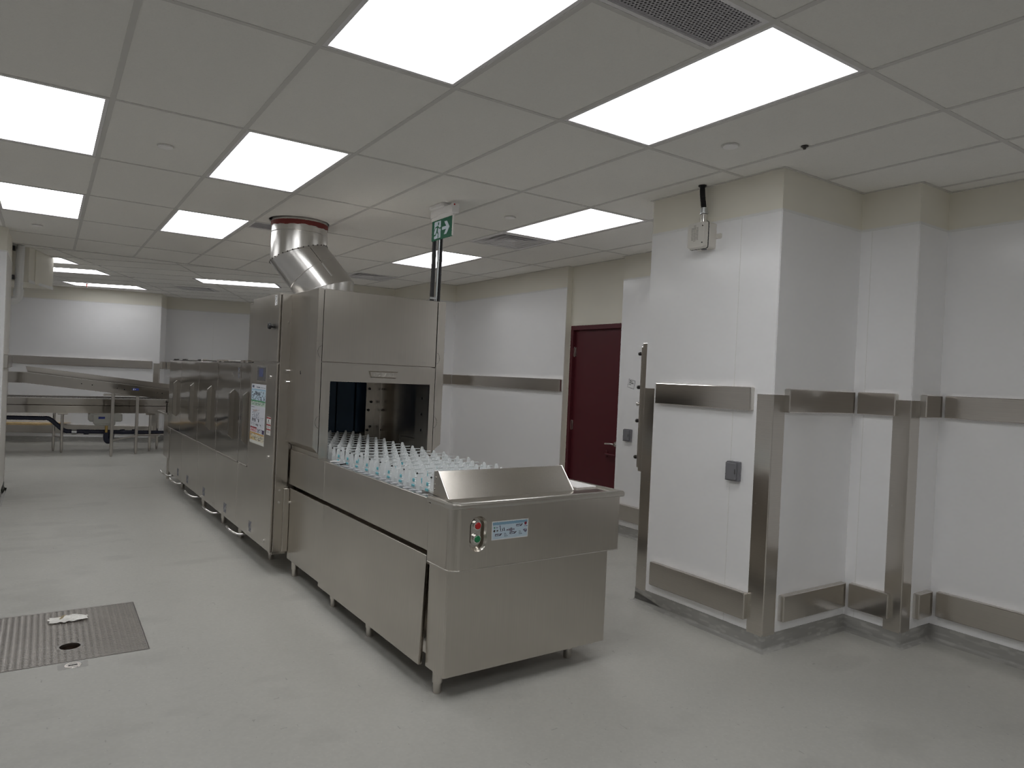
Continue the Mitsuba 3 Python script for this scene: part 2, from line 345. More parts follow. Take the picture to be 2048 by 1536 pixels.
def skirting(name, pts, label):
    a = np.linspace(0, np.pi / 2, 5)
    prof = [(0.0, 0.0), (0.0, 0.098), (0.006, 0.098)] + [(0.007 + .022 * (1 - math.cos(t)), .024 - .022 * math.sin(t)) for t in a] + [(0.032, 0.0)]
    struct(name, sweep_profile(pts, prof), 'm_cove', label, smooth=40)

near_right = [(3.22, -.627), (3.22, -5.6)]
pillar = [(2.04, .77), (2.04, -.265), (2.87, -.265)]
nib = [(2.87, -.265), (2.87, -.627), (3.22, -.627)]
door_side = [(3.38, 2.5), (3.38, .77), (2.04, .77)]
side_wall = [(2.96, 5.98), (3.38, 5.98), (3.38, 3.42)]
wall('wall_right', near_right, 'white panelled right-hand wall nearest the camera, beige paint above', {0: [1.25, 2.47, 3.69]})
wall('wall_right_pillar', pillar, 'white panelled pillar with beige paint band on top', {0: [.758]})
wall('wall_right_nib', nib, 'narrow stepped wall corner right of the pillar', {0: [.075]})
wall('wall_right_door_side', door_side, 'white wall between the maroon door and the pillar', {0: [1.22]})
wall('wall_right_side', side_wall, 'white side wall behind the dishwashing machine, left of the maroon door', {})
wall('wall_right_jog', [(1.95, 7.17), (2.96, 7.17), (2.96, 5.98)], 'far corner of the right wall behind the machine', {0: [.6]})
wall('wall_right_recess', [(3.38, 3.42), (3.45, 3.42), (3.45, 3.40)], 'beige reveal left of the maroon door', panels=False)
# wall with the door opening
dz = 2.14
wd = cat(bx(3.45, 3.53, 2.5, 3.42, dz, H + .04), bx(3.45, 3.53, 2.50, 2.535, 0, dz), bx(3.45, 3.53, 3.395, 3.42, 0, dz), bx(3.38, 3.53, 2.44, 2.5, 0, H + .04), bx(3.60, 3.62, 2.4, 3.5, 0, 2.3))
struct('wall_right_door', wd, 'm_paint', 'beige painted wall above the maroon door')
wall('wall_left', [(-1.825, 5.9), (-1.825, 7.05), (-1.90, 7.05)], 'end of the white left-hand wall at the edge of the view', {}, face='m_plaster')
wall('wall_left_near', [(-3.6, -5.6), (-3.6, 5.9), (-1.825, 5.9)], 'white left-hand wall beside the camera', {0: [1.2, 2.4, 3.6, 4.8, 6.0, 7.2, 8.4], 1: [.8]})
wall('wall_left_far', [(WL[0], 7.05), tuple(WL)], 'white left wall of the far room', {0: [1.2, 2.4, 3.6, 4.8]})
wall('wall_front_far', [(-1.825, 7.05), (WL[0], 7.05)], 'white near wall of the far room', {0: [1.2]})
wall('wall_back', [tuple(WL), tuple(W0), tuple(W1), tuple(WR)], 'white panelled back wall behind the conveyors, beige band on top', {0: [1.0, 3.2], 2: [.86]})
wall('wall_back_right', [tuple(WR), (1.95, 7.17)], 'white right wall of the far room', {0: [1.2, 2.4, 3.6]})
wall('wall_front', [(3.22, -5.6), (-3.6, -5.6)], 'white wall behind the camera', {0: [1.2, 2.4, 3.6, 4.8, 6.0]})
skirting('baseboard_right', door_side + pillar[1:] + nib[1:] + near_right[1:], 'grey coved skirting along the pillar and right wall')
skirting('baseboard_right_side', [(1.95, 7.17), (2.96, 7.17)] + side_wall + [(3.45, 3.42)], 'grey coved skirting along the side wall')
skirting('baseboard_back', [(WL[0], 7.05), tuple(WL), tuple(W0), tuple(W1), tuple(WR), (1.95, 7.17)], 'grey coved skirting along the back walls')
skirting('baseboard_left', [(-3.6, -5.6), (-3.6, 5.9), (-1.825, 5.9), (-1.825, 7.05), (WL[0], 7.05)], 'grey coved skirting along the left wall')

# ------------------------------------------------------------------ ceiling: tiles, grid, lights
colx = [-3.685, -3.075, -2.465, -1.855, -1.233, -.608, .017, .606, 1.22, 1.835, 2.44, 3.05, 3.66]
rowy = [-6.10, -4.88, -3.66, -2.44, -1.22, .006, 1.219, 2.43, 3.666, 4.873, 6.09, 7.31]
ckey = struct('ceiling', prism(shapely.union_all([room1.buffer(.1), room2.buffer(.1)]), H + .14, H + .18), 'm_void', 'suspended ceiling of large pale grey tiles')
light_rects = []
# columns by left edge index: -2->3, -1->4, 0->5(0.017 is right edge of the first column)
lights = [((-.608, .017), (-1.22, .006), 'large bright ceiling panel at the top edge of the picture'),
          ((1.22 - .614, 1.22), (-1.22, .006), 'bright ceiling panel beside the grey return grille, above the pillar'),
          ((-.608, .017), (1.219, 2.43), 'bright ceiling panel in front of the round duct, second in its row'),
          ((-.608, .017), (3.666, 4.873), 'bright ceiling panel left of the round duct and small grey grille'),
          ((1.835, 2.44), (1.219, 2.43), 'bright ceiling panel beside the square air diffuser, left of the pillar'),
          ((1.835, 2.44), (3.666, 4.873), 'bright ceiling panel behind the black conduits and exit sign'),
          ((-1.855, -1.233), (1.219, 2.43), 'bright ceiling panel cut by the left picture edge, nearer of two'),
          ((-1.855, -1.233), (3.666, 4.873), 'bright ceiling panel cut by the left picture edge, farther of two'),
          ((-1.855, -1.233), (-1.22, .006), 'ceiling light panel left of the camera'), ((-.608, .017), (-3.66, -2.44), 'ceiling light panel above and behind the camera'),
          ((.606, 1.22), (-3.66, -2.44), 'ceiling light panel behind the camera to the right')]
lights[1] = ((.606, 1.22), (-1.22, .006), lights[1][2])
# a lamp fixture: trim frame, recessed lens that gives the light
def fixture(cx, cy, w, l, ang, label, dim=1.0):
    global FRAME
    old = FRAME; A = np.eye(4); c, s = math.cos(ang), math.sin(ang); A[:2, :2] = [[c, -s], [s, c]]; A[:3, 3] = [cx, cy, H]; FRAME = A
    t = thing('ceiling_light', label, 'ceiling light', 'flat ceiling light panels')
    w2, l2 = w / 2 - .013, l / 2 - .013
    ring = [(0, .012), (0, .0035), (.003, .001), (.014, .001), (.018, .006), (.018, .018), (0.0, .018)]
    fr = sbox(-w2, -l2, w2, l2).difference(sbox(-w2 + .018, -l2 + .018, w2 - .018, l2 - .018))
    part(t, 'frame', prism(fr, .001, .03), 'm_lightframe')
    a, b = w2 - .0175, l2 - .0175
    V = np.array([[-a, -b, .010], [a, -b, .010], [a, b, .010], [-a, b, .010]]); m = trimesh.Trimesh(V, [[0, 2, 1], [0, 3, 2]], process=False)
    key = part(t, 'lens', m, 'm_lens', emitter={'type': 'area', 'radiance': {'type': 'rgb', 'value': [dim * v_ for v_ in LAMP]}})
    part(t, 'housing', bx(-w2, w2, -l2, l2, .03, .10), 'm_lightframe')
    FRAME = old
for (x0, x1), (y0, y1), lab in lights:
    fixture((x0 + x1) / 2, (y0 + y1) / 2, x1 - x0, y1 - y0, 0.0, lab); light_rects.append(sbox(x0, y0, x1, y1))
grille1 = sbox(.017, -1.22, .606, -.93); grille2 = sbox(.017, 3.666, .606, 3.98); diff1 = sbox(1.835, 2.43, 2.44, 3.03); diff2 = sbox(1.835, 5.90, 2.44, 6.50)
taken = light_rects + [grille1, grille2, diff1, diff2]
blocked = shapely.union_all(taken)
DUCTC = (.347, 3.41)
for i in range(len(colx) - 1):
    for j in range(len(rowy) - 1):
        cell = sbox(colx[i] + .004, rowy[j] + .004, colx[i + 1] - .004, rowy[j + 1] - .004).intersection(room1)
        if cell.is_empty: continue
        hit = [t for t in taken if t.intersection(cell).area > .02]
        if hit: cell = cell.difference(shapely.union_all(hit).buffer(.006, join_style=2))
        cell = cell.difference(Point(DUCTC).buffer(.255))
        for g in (cell.geoms if hasattr(cell, 'geoms') else [cell]):
            if g.area < .004: continue
            part(ckey, 'tile', prism(g, H + .0015, H + .016), 'm_tile')
def bar(p, q, w, clip, frame=None):
    g = LineString([p, q]).buffer(w / 2, cap_style=2).intersection(clip)
    for s in (g.geoms if hasattr(g, 'geoms') else [g]):
        if s.area > .0005: part(ckey, 'grid_bar', prism(s, H - .0012, H + .002), 'm_tbar')
clip1 = room1.difference(shapely.union_all([t.buffer(-.013, join_style=2) for t in taken])).difference(Point(DUCTC).buffer(.25))
for x in colx: bar((x, -6), (x, 7.3), .024, clip1)
for y in rowy: bar((-4, y), (4, y), .0235, clip1)
for p, q in (((.0, -.93), (.62, -.93)), ((.0, 3.98), (.62, 3.98)), ((1.82, 3.03), (2.45, 3.03)), ((1.82, 5.9), (2.45, 5.9)), ((1.82, 6.5), (2.45, 6.5))): bar(p, q, .022, clip1)
struct('trim_1', sweep_profile([(-1.825, 7.045), (1.95, 7.165), (2.96, 7.165)], [(0, H - .004), (.026, H - .004), (.026, H + .01), (0, H + .01)]), 'm_tbar', 'pale edge trim where the two ceilings meet')
edge_path = [(2.96, 7.17), (2.96, 5.98), (3.38, 5.98), (3.38, 3.42), (3.45, 3.42), (3.45, 2.5), (3.38, 2.5), (3.38, .77), (2.04, .77), (2.04, -.265), (2.87, -.265), (2.87, -.627), (3.22, -.627), (3.22, -5.6)]
struct('trim_2', sweep_profile(edge_path, [(0, H - .002), (.02, H - .002), (.02, H + .001), (.003, H + .001), (.003, H + .02), (0, H + .02)]), 'm_tbar', 'thin angle trim along the top of the right walls')
# far room: grid turned
A2 = math.radians(-23); O2 = np.array([-.70, 9.42])
e1 = np.array([math.cos(A2), math.sin(A2)]); e2 = np.array([-math.sin(A2), math.cos(A2)])
far_lights = [(O2 - e1 * .60 + e2 * -.22, 'far-room ceiling light strip, second from the front at left'), (O2 - e1 * .62 + e2 * -1.30, 'far-room ceiling light strip, front one at left beside the white soffit'),
              (np.array([-.64, 11.30]), 'far-room ceiling light strip closest to the back wall'), (np.array([1.0, 8.71]), 'far-room ceiling light strip left of the tall metal duct, behind the machine'), (np.array([-3.4, 9.2]), 'far-room ceiling light at the far left')]
fl_polys = []
for c, lab in far_lights:
    fixture(c[0], c[1], 1.22, .61, A2, lab, .85)
    fl_polys.append(affinity.translate(affinity.rotate(sbox(-.61, -.305, .61, .305), math.degrees(A2), origin=(0, 0)), c[0], c[1]))
vent3 = affinity.translate(affinity.rotate(sbox(-.3, -.3, .3, .3), math.degrees(A2), origin=(0, 0)), .66, 10.25)
taken2 = shapely.union_all(fl_polys + [vent3])
room2t = room2.intersection(sbox(-9, 7.08, 9, 99))
for i in range(-6, 7):
    for j in range(-4, 12):
        q = affinity.rotate(sbox(i * 1.22 + .004, j * .61 + .004, (i + 1) * 1.22 - .004, (j + 1) * .61 - .004), math.degrees(A2), origin=(0, 0))
        q = affinity.translate(q, O2[0] + .01, O2[1] - .527).intersection(room2t)
        if q.is_empty or q.area < .01: continue
        q = q.difference(taken2.buffer(.004, join_style=2))
        for g in (q.geoms if hasattr(q, 'geoms') else [q]):
            if g.area > .01: part(ckey, 'tile', prism(g, H + .0015, H + .016), 'm_tile')
clip2 = room2t.difference(taken2.buffer(-.013, join_style=2))
for i in range(-6, 8):
    o = O2 + np.array([.01, -.527]) + e1 * i * 1.22; bar(o - e2 * 6, o + e2 * 9, .024, clip2)
for j in range(-4, 13):
    o = O2 + np.array([.01, -.527]) + e2 * j * .61; bar(o - e1 * 8, o + e1 * 8, .024, clip2)

# grilles and diffusers
def diffuser(cx, cy, ang, label):
    global FRAME
    A = np.eye(4); c, s = math.cos(ang), math.sin(ang); A[:2, :2] = [[c, -s], [s, c]]; A[:3, 3] = [cx, cy, H]; FRAME = A
    t = thing('air_diffuser', label, 'air vent', 'square ceiling air diffusers')
    part(t, 'frame', prism(sbox(-.29, -.29, .29, .29).difference(sbox(-.255, -.255, .255, .255)), .0, .02), 'm_lightframe')
    part(t, 'throat', bx(-.255, .255, -.255, .255, .10, .11), 'm_lightframe')
    for k, r in enumerate((.235, .17, .105)):
        ro, ri = r, r - .035
        V = [[a * q, b * q, z] for q, z in ((ri - .02, .060), (ro - .004, .004), (ro + .006, .002), (ro + .006, .006)) for a, b in ((-1, -1), (1, -1), (1, 1), (-1, 1))]
        F = [f for l in range(3) for i in range(4) for f in ([l * 4 + i, l * 4 + (i + 1) % 4, l * 4 + 4 + (i + 1) % 4], [l * 4 + i, l * 4 + 4 + (i + 1) % 4, l * 4 + 4 + i])]
        part(t, 'cone', trimesh.Trimesh(V, F, process=False), 'm_lightframe')
    part(t, 'centre_plate', bx(-.05, .05, -.05, .05, .006, .012, .002), 'm_lightframe')
    FRAME = np.eye(4)
diffuser(2.1375, 2.73, 0, 'square stepped air diffuser next to a bright ceiling panel, left of the pillar')
diffuser(2.1375, 6.20, 0, 'square stepped air diffuser far back, right of the round metal duct')
diffuser(.66, 10.25, A2, 'square stepped air diffuser in the far-room ceiling')
def grille(x0, x1, y0, y1, label, holes=True):
    t = thing('return_grille', label, 'air vent')
    part(t, 'frame', prism(sbox(x0 + .012, y0 + .012, x1 - .012, y1 - .012).difference(sbox(x0 + .03, y0 + .03, x1 - .03, y1 - .03)), H - .001, H + .02), 'm_lightframe')
    inner = sbox(x0 + .03, y0 + .03, x1 - .03, y1 - .03)
    if holes:
        hs = []; n = 6; px, py = .0155, .0135
        for j, yy in enumerate(np.arange(y0 + .04, y1 - .036, py)):
            for xx in np.arange(x0 + .04 + (j % 2) * px / 2, x1 - .036, px): hs.append(Point(xx, yy).buffer(.0048, quad_segs=2))
        inner = inner.difference(shapely.union_all(hs))
    part(t, 'perforated_sheet', prism(inner, H + .006, H + .008), 'm_grille')
    part(t, 'duct_box', cat(bx(x0 + .02, x1 - .02, y0 + .02, y1 - .02, H + .10, H + .11)), 'm_galv')
grille(.017, .606, -1.22, -.93, 'dark grey perforated return grille between the two nearest bright panels')
grille(.017, .606, 3.666, 3.98, 'small dark grey ceiling grille just left of the round duct')
for (x, y, lab) in ((-.917, 1.854, 'round white sprinkler cover plate between the left and the middle light rows'), (1.574, 1.90, 'round white sprinkler cover plate near the exit sign and the diffuser'), (1.511, -.306, 'round white sprinkler cover plate in front of the pillar'), (-1.577, 5.5, 'round white sprinkler cover plate by the far left wall')):
    t = thing('sprinkler_cover', lab, 'sprinkler cover', 'round sprinkler cover plates')
    part(t, 'plate', lathe([(0, -.010), (.036, -.010), (.040, -.008), (.040, -.004), (.030, 0.002), (0, .002)], (x, y, H)), 'm_white', smooth=35)
    part(t, 'ring', lathe([(.030, .001), (.046, .001), (.047, -.002), (.042, -.0045), (.030, -.004)], (x, y, H)), 'm_tbar', smooth=35)
single('ceiling_hook', lathe([(0, -.018), (.006, -.018), (.010, -.006), (.019, -.004), (.019, 0.0), (0, 0)], (1.80, -.551, H)), 'm_dark_steel', 'tiny dark ceiling nozzle on a grid joint in front of the pillar', 'nozzle', smooth=30)
t = thing('sprinkler_head', 'small red pendant sprinkler under the far-room ceiling light strip', 'sprinkler')
part(t, 'escutcheon', lathe([(0, -.006), (.03, -.004), (.034, 0), (0, 0)], (-.93, 11.2, H)), 'm_chrome', smooth=30)
part(t, 'bulb', lathe([(0, -.06), (.004, -.058), (.005, -.03), (.009, -.02), (.009, 0), (0, 0)], (-.93, 11.2, H)), 'm_red', smooth=30)
part(t, 'deflector', lathe([(0, -.066), (.018, -.066), (.018, -.063), (0, -.060)], (-.93, 11.2, H)), 'm_chrome', smooth=30)

# ------------------------------------------------------------------ bumper rails and corner guards
def along(a, d, n, s0, s1, z0, z1, t, b=.004):
    """Box from s0 to s1 along a wall that starts at a, direction d, face normal n, thickness t."""
    m = bx(s0, s1, 0.002, t, z0, z1, b); return axes(m, (*d, 0), (*n, 0), (0, 0, 1), (*a, 0))
def bumper(a, b, s0, s1, z0, z1, label, t=.042):
    a, b = np.array(a, float), np.array(b, float); d = (b - a) / np.linalg.norm(b - a); n = np.array([d[1], -d[0]])
    k = thing('bumper_rail', label, 'bumper rail')
    m = along(a, d, n, s0, s1, z0, z1, t); trimesh.repair.fix_normals(m); part(k, 'cover', m, 'm_rail')
    for e in (s0, s1): 
        cap = along(a, d, n, e - .0015, e + .0015, z0 + .004, z1 - .004, t - .004, .001); trimesh.repair.fix_normals(cap); part(k, 'end_cap', cap, 'm_steel_edge')
UP, LO = (1.396, 1.535), (.160, .315)
pil = [np.array(p) for p in pillar]; nb = [np.array(p) for p in nib]; nr_ = [np.array(p) for p in near_right]
bumper(pillar[0], pillar[1], .135, .906, *UP, 'upper steel bumper rail on the pillar face with the grey wall plate')
bumper(pillar[0], pillar[1], .155, .930, *LO, 'lower steel bumper rail on the pillar face with the grey wall plate')
bumper(pillar[1], pillar[2], .10, .783, *UP, 'upper steel bumper rail on the pillar side face, right of the near corner guard')
bumper(pillar[1], pillar[2], .135, .783, *LO, 'lower steel bumper rail on the pillar side face, right of the near corner guard')
bumper(nib[0], nib[1], .052, .288, *UP, 'short upper bumper rail between the pillar and the right-hand corner guard')
bumper(nib[0], nib[1], .054, .302, *LO, 'short lower bumper rail between the pillar and the right-hand corner guard')
bumper(nib[1], nib[2], .105, .302, *UP, 'very short upper bumper rail just right of the right-hand corner guard')
bumper(nib[1], nib[2], .135, .302, *LO, 'very short lower bumper rail just right of the right-hand corner guard')
bumper(near_right[0], near_right[1], .052, 3.0, *UP, 'long upper steel bumper rail running off the right picture edge')
bumper(near_right[0], near_right[1], .055, 3.0, *LO, 'long lower steel bumper rail running off the right picture edge')
bumper(door_side[0], door_side[1], .04, 1.60, *LO, 'lower steel bumper rail right of the maroon door, behind the machine end')
bumper((3.38, 5.98), (3.38, 3.42), .045, 2.545, *UP, 'long upper steel bumper rail on the side wall left of the maroon door')
bumper((3.38, 5.98), (3.38, 3.42), .045, 2.5, *LO, 'lower steel bumper rail on the side wall hidden behind the machine')
bumper((2.96, 5.98), (3.38, 5.98), .02, .375, *UP, 'short upper bumper rail in the corner right behind the hood')
bl = np.linalg.norm(W0 - WL)
bumper(WL, W0, 1.2, bl - .115, *UP, 'upper steel bumper rail on the back wall above the conveyors')
bumper(WL, W0, 1.2, bl - .05, *LO, 'lower steel bumper rail on the back wall below the conveyors')
bumper(W0, W1, .08, .53, *UP, 'short upper bumper rail on the back wall return beside the machine')
bumper(W1, WR, .05, 2.1, *UP, 'upper bumper rail on the recessed back wall behind the machine')
bumper((-1.825, 5.9), (-1.825, 7.05), .05, 1.13, *UP, 'upper steel bumper rail on the left wall at the left picture edge')
bumper((WL[0], 7.05), WL, .1, 6.0, *UP, 'upper bumper rail on the left wall of the far room')
bumper((-3.6, -5.6), (-3.6, 5.9), .1, 9.5, *UP, 'upper bumper rail on the wall left of the camera')
def guard(c, da, db, label, leg=.092, z0=.088, z1=1.497):
    """L-shaped sheet around an outer corner c; da, db: plan directions of its legs along the two faces."""
    c, da, db = (np.array(v, float) for v in (c, da, db)); na, nb_ = -db, -da; th = .0065
    o = c + (na + nb_) * th
    r = .006
    poly = Polygon([c + da * leg, c + da * leg + na * th, o + da * r, o + (da + db) * r * .3, o + db * r, c + db * leg + nb_ * th, c + db * leg, c + (da + db) * 1e-4])
    m = prism(poly if poly.exterior.is_ccw else Polygon(list(poly.exterior.coords)[::-1]), z0, z1)
    k = thing('corner_guard', label, 'corner guard'); part(k, 'sheet', m, 'm_rail')
    for i, zz in enumerate((.25, .85, 1.40)):
        p = c + da * (leg - .02) + na * th; part(k, 'screw', cyl((*p, zz), (*(p + na * .002), zz), .005, 10), 'm_steel_edge')
guard((2.04, -.265), (0, 1), (1, 0), 'tall steel corner guard on the near corner of the pillar', leg=.105)
guard((2.04, .77), (0, -1), (1, 0), 'tall steel corner guard on the far corner of the pillar, behind the machine end')
guard((2.87, -.627), (0, 1), (1, 0), 'tall steel corner guard on the wall corner right of the pillar', leg=.10)
guard(W0, -dirB, norB, 'steel corner guard on the back wall corner behind the conveyors')
guard((-1.825, 7.05), (0, -1), (-1, 0), 'steel corner guard on the end of the left wall at the left picture edge')

# ------------------------------------------------------------------ door
dk = struct('door_1', bx(3.475, 3.515, 2.538, 3.392, .012, dz - .045, .002), 'm_maroon', 'dark maroon flush metal door')
fr = cat(bx(3.438, 3.53, 3.352, 3.395, 0, dz), bx(3.438, 3.53, 2.503, 2.54, 0, dz), bx(3.438, 3.53, 2.503, 3.395, dz - .048, dz))
part(dk, 'frame', fr, 'm_maroon')
for zz in (1.85, 1.03, .22): part(dk, 'hinge', cat(cyl((3.468, 3.355, zz - .055), (3.468, 3.355, zz + .055), .009, 12), bx(3.462, 3.476, 3.325, 3.375, zz - .05, zz + .05, .002)), 'm_steel', smooth=40)
part(dk, 'lever_handle', cat(cyl((3.476, 2.60, .885), (3.455, 2.60, .885), .026, 20), cyl((3.47, 2.60, .885), (3.42, 2.60, .885), .009), tube(smoothpath([(3.425, 2.596, .885), (3.42, 2.64, .887), (3.42, 2.72, .882)]), .009)), 'm_chrome', smooth=40)
part(dk, 'keyhole_rose', cat(cyl((3.476, 2.60, .985), (3.466, 2.60, .985), .022, 20)), 'm_maroon', smooth=40)
part(dk, 'pull_bar', cat(tube(smoothpath([(3.475, 2.57, .77), (3.44, 2.58, .77), (3.44, 2.72, .772), (3.475, 2.74, .775)]), .012), bx(3.466, 3.477, 2.73, 2.765, .74, .81, .003)), 'm_maroon', smooth=40)

# ------------------------------------------------------------------ wall fittings
def wall_plate(x, y0, y1, z0, z1, label):
    k = thing('wall_plate', label, 'wall plate')
    poly = Polygon([(0, .012), (.012, 0), (.038, 0), (.042, .006), (.042, y1 - y0 - .004), (.034, y1 - y0), (.0, y1 - y0)])
    prof = Polygon([(0, 0), (y1 - y0, 0), (y1 - y0 - .0, z1 - z0 - .012), (y1 - y0 - .012, z1 - z0), (0, z1 - z0)]).buffer(-.004, join_style=1).buffer(.004, quad_segs=3)
    m = axes(prism(prof, 0, .03), (0, 1, 0), (0, 0, 1), (-1, 0, 0), (x - .003, y0, z0)); trimesh.repair.fix_normals(m); part(k, 'body', m, 'm_gray_plastic')
    part(k, 'cover', bx(x - .046, x - .032, y0 + .006, y1 - .012, z0 + .008, z1 - .008, .004), 'm_gray_plastic')
    part(k, 'latch', bx(x - .05, x - .044, y0 + .008, y0 + .016, z0 + .045, z0 + .075, .002), 'm_gray_bezel')
wall_plate(2.036, -.070, .022, .963, 1.081, 'grey plastic socket cover on the white pillar face')
wall_plate(3.376, 2.272, 2.372, .948, 1.068, 'grey plastic socket cover on the wall right of the maroon door')
k = 'paper_note'; used[k] = 0; labels[k] = {'label': 'small white paper note stuck askew on the wall right of the maroon door', 'category': 'note'}
ca, sa = math.cos(.22), math.sin(.22)
sheet(None, k, (3.3745, 2.372, 1.487), (0, -ca, -sa), (0, -sa, ca), .095, .085, .0006, 'm_note')
# speaker on the pillar
SX = 2.036
k = thing('wall_speaker', 'pale beige loudspeaker box on the pillar below a black flexible conduit', 'loudspeaker')
body = prism_x(rounded(.205, .345, 2.402, 2.562, .012), SX - .075, SX - .001); part(k, 'back_box', body, 'm_beige_plastic', smooth=35)
part(k, 'gasket', prism_x(rounded(.2015, .3485, 2.3965, 2.5675, .014), SX - .080, SX - .074), 'm_black')
cov = prism_x(rounded(.203, .347, 2.398, 2.566, .014), 0, .030); v = cov.vertices
f_ = v[:, 0] < .001; v[f_, 1] = .275 + (v[f_, 1] - .275) * .93; v[f_, 2] = 2.482 + (v[f_, 2] - 2.482) * .93; cov.vertices = v; cov.apply_translation([SX - .110, 0, 0])
part(k, 'cover', cov, 'm_beige_plastic', smooth=30)
slots = [bx(SX - .1115, SX - .108, .285 + s * .020 - .008, .285 + s * .020 + .008, zz, zz + .0035) for s in (-1, 0, 1) for zz in np.arange(2.436, 2.548, .0075) if abs(zz - 2.49) < .054 - abs(s) * .012]
for m_ in slots: part(k, 'grille_slot', m_, 'm_slot')
for zz in (2.43, 2.535): part(k, 'screw', cyl((SX - .109, .222, zz), (SX - .1125, .222, zz), .0045, 12), 'm_dark_steel')
part(k, 'mounting_lug', cat(prism_x(rounded(.160, .21, 2.463, 2.495, .008), SX - .006, SX), cyl((SX - .006, .176, 2.479), (SX - .010, .176, 2.479), .007, 12)), 'm_beige_plastic')
part(k, 'bottom_plug', cyl((SX - .045, .26, 2.403), (SX - .045, .26, 2.396), .017, 16), 'm_gray_plastic')
k = thing('flexible_conduit', 'black flexible conduit from the ceiling down to the beige loudspeaker', 'conduit')
nrib = 60; pts = smoothpath([(SX - .05, .292, H + .01), (SX - .05, .290, 2.76), (SX - .045, .277, 2.66)], 30)
part(k, 'hose', tube(pts, .0165 + .0012 * np.sin(np.arange(len(pts)) * 2.0), 14), 'm_blackmatte', smooth=40)
part(k, 'connector', cat(cyl((SX - .045, .276, 2.665), (SX - .045, .275, 2.632), .023, 16), cyl((SX - .045, .275, 2.632), (SX - .045, .2745, 2.626), .027, 6)), 'm_galv', smooth=35)
part(k, 'pipe_stub', cyl((SX - .045, .2745, 2.625), (SX - .045, .273, 2.555), .018, 18), 'm_chrome', smooth=40)
part(k, 'ceiling_collar', cyl((SX - .05, .292, H - .006), (SX - .05, .292, H + .004), .026, 16), 'm_black', smooth=40)
# steel control panel on the far side of the pillar
k = thing('control_cabinet', 'thin stainless wall panel with knobs on the hidden side of the pillar', 'control panel')
part(k, 'box', bx(2.046, 2.60, .775, .822, .905, 1.815, .004), 'm_rail')
part(k, 'door', bx(2.052, 2.59, .824, .842, .93, 1.79, .003), 'm_rail')
for zz in (1.74, 1.50, 1.38, 1.26, 1.0):
    part(k, 'knob', cat(cyl((2.07, .842, zz), (2.07, .868, zz), .007, 12), cyl((2.07, .866, zz), (2.07, .878, zz), .013, 14)), 'm_dark_steel' if zz != 1.38 else 'm_chrome', smooth=35)

# exit sign
k = thing('exit_sign', 'green running-man exit sign with white arrow hanging under the ceiling', 'exit sign')
EX = .965
part(k, 'canopy', bx(EX - .03, EX + .07, 1.86, 2.06, H - .03, H - .001, .006), 'm_white')
part(k, 'housing', bx(EX - .005, EX + .05, 1.738, 2.085, 2.722, H - .028, .006), 'm_white')
part(k, 'end_cap', cat(bx(EX - .008, EX + .053, 1.730, 1.748, 2.716, H - .024, .004), cyl((EX + .02, 1.731, 2.765), (EX + .02, 1.726, 2.765), .008, 12)), 'm_white')
part(k, 'test_button', cyl((EX + .01, 1.7305, 2.775), (EX + .01, 1.7275, 2.775), .006, 12), 'm_red')
part(k, 'clip_strip', bx(EX + .004, EX + .03, 1.745, 2.082, 2.700, 2.724, .003), 'm_white')
part(k, 'plate', bx(EX + .010, EX + .016, 1.752, 2.075, 2.548, 2.705, .001), 'm_sign_green')
part(k, 'edge_strip', bx(EX + .009, EX + .019, 1.742, 1.7525, 2.552, 2.705, .001), 'm_white')
def sign_poly(P_): return [(2.075 - u * .323, 2.548 + v * .157) for u, v in P_]     # u from left to right as seen, v up
door_w = Polygon(sign_poly([(.13, .90), (.45, .90), (.45, .08), (.13, .08)]))
limb = lambda a, b, w: LineString(sign_poly([a, b])).buffer(w, cap_style=1, quad_segs=3)
man_ = shapely.union_all([Point(sign_poly([(.335, .775)])[0]).buffer(.0115), limb((.30, .64), (.27, .42), .011), limb((.31, .655), (.38, .54), .005), limb((.38, .54), (.46, .56), .005),
                          limb((.27, .645), (.18, .62), .005), limb((.18, .62), (.14, .50), .005), limb((.28, .42), (.335, .28), .0065), limb((.335, .28), (.33, .10), .006), limb((.255, .42), (.20, .26), .0065), limb((.20, .26), (.04, .25), .006)])
part(k, 'pictogram', axes(prism(door_w.difference(man_).buffer(0), 0, .0012), (0, 1, 0), (0, 0, 1), (-1, 0, 0), (EX + .010, 0, 0)) if door_w.difference(man_).geom_type == 'Polygon' else cat([axes(prism(g, 0, .0012), (0, 1, 0), (0, 0, 1), (-1, 0, 0), (EX + .010, 0, 0)) for g in door_w.difference(man_).geoms]), 'm_sign_white', label='white doorway with a green running figure')
arr = Polygon(sign_poly([(.52, .56), (.72, .56), (.62, .80), (.74, .80), (.88, .49), (.74, .18), (.62, .18), (.72, .42), (.52, .42)]))
part(k, 'arrow', axes(prism(arr if arr.exterior.is_ccw else Polygon(list(arr.exterior.coords)[::-1]), 0, .0012), (0, 1, 0), (0, 0, 1), (-1, 0, 0), (EX + .010, 0, 0)), 'm_sign_white', label='white arrow pointing right')

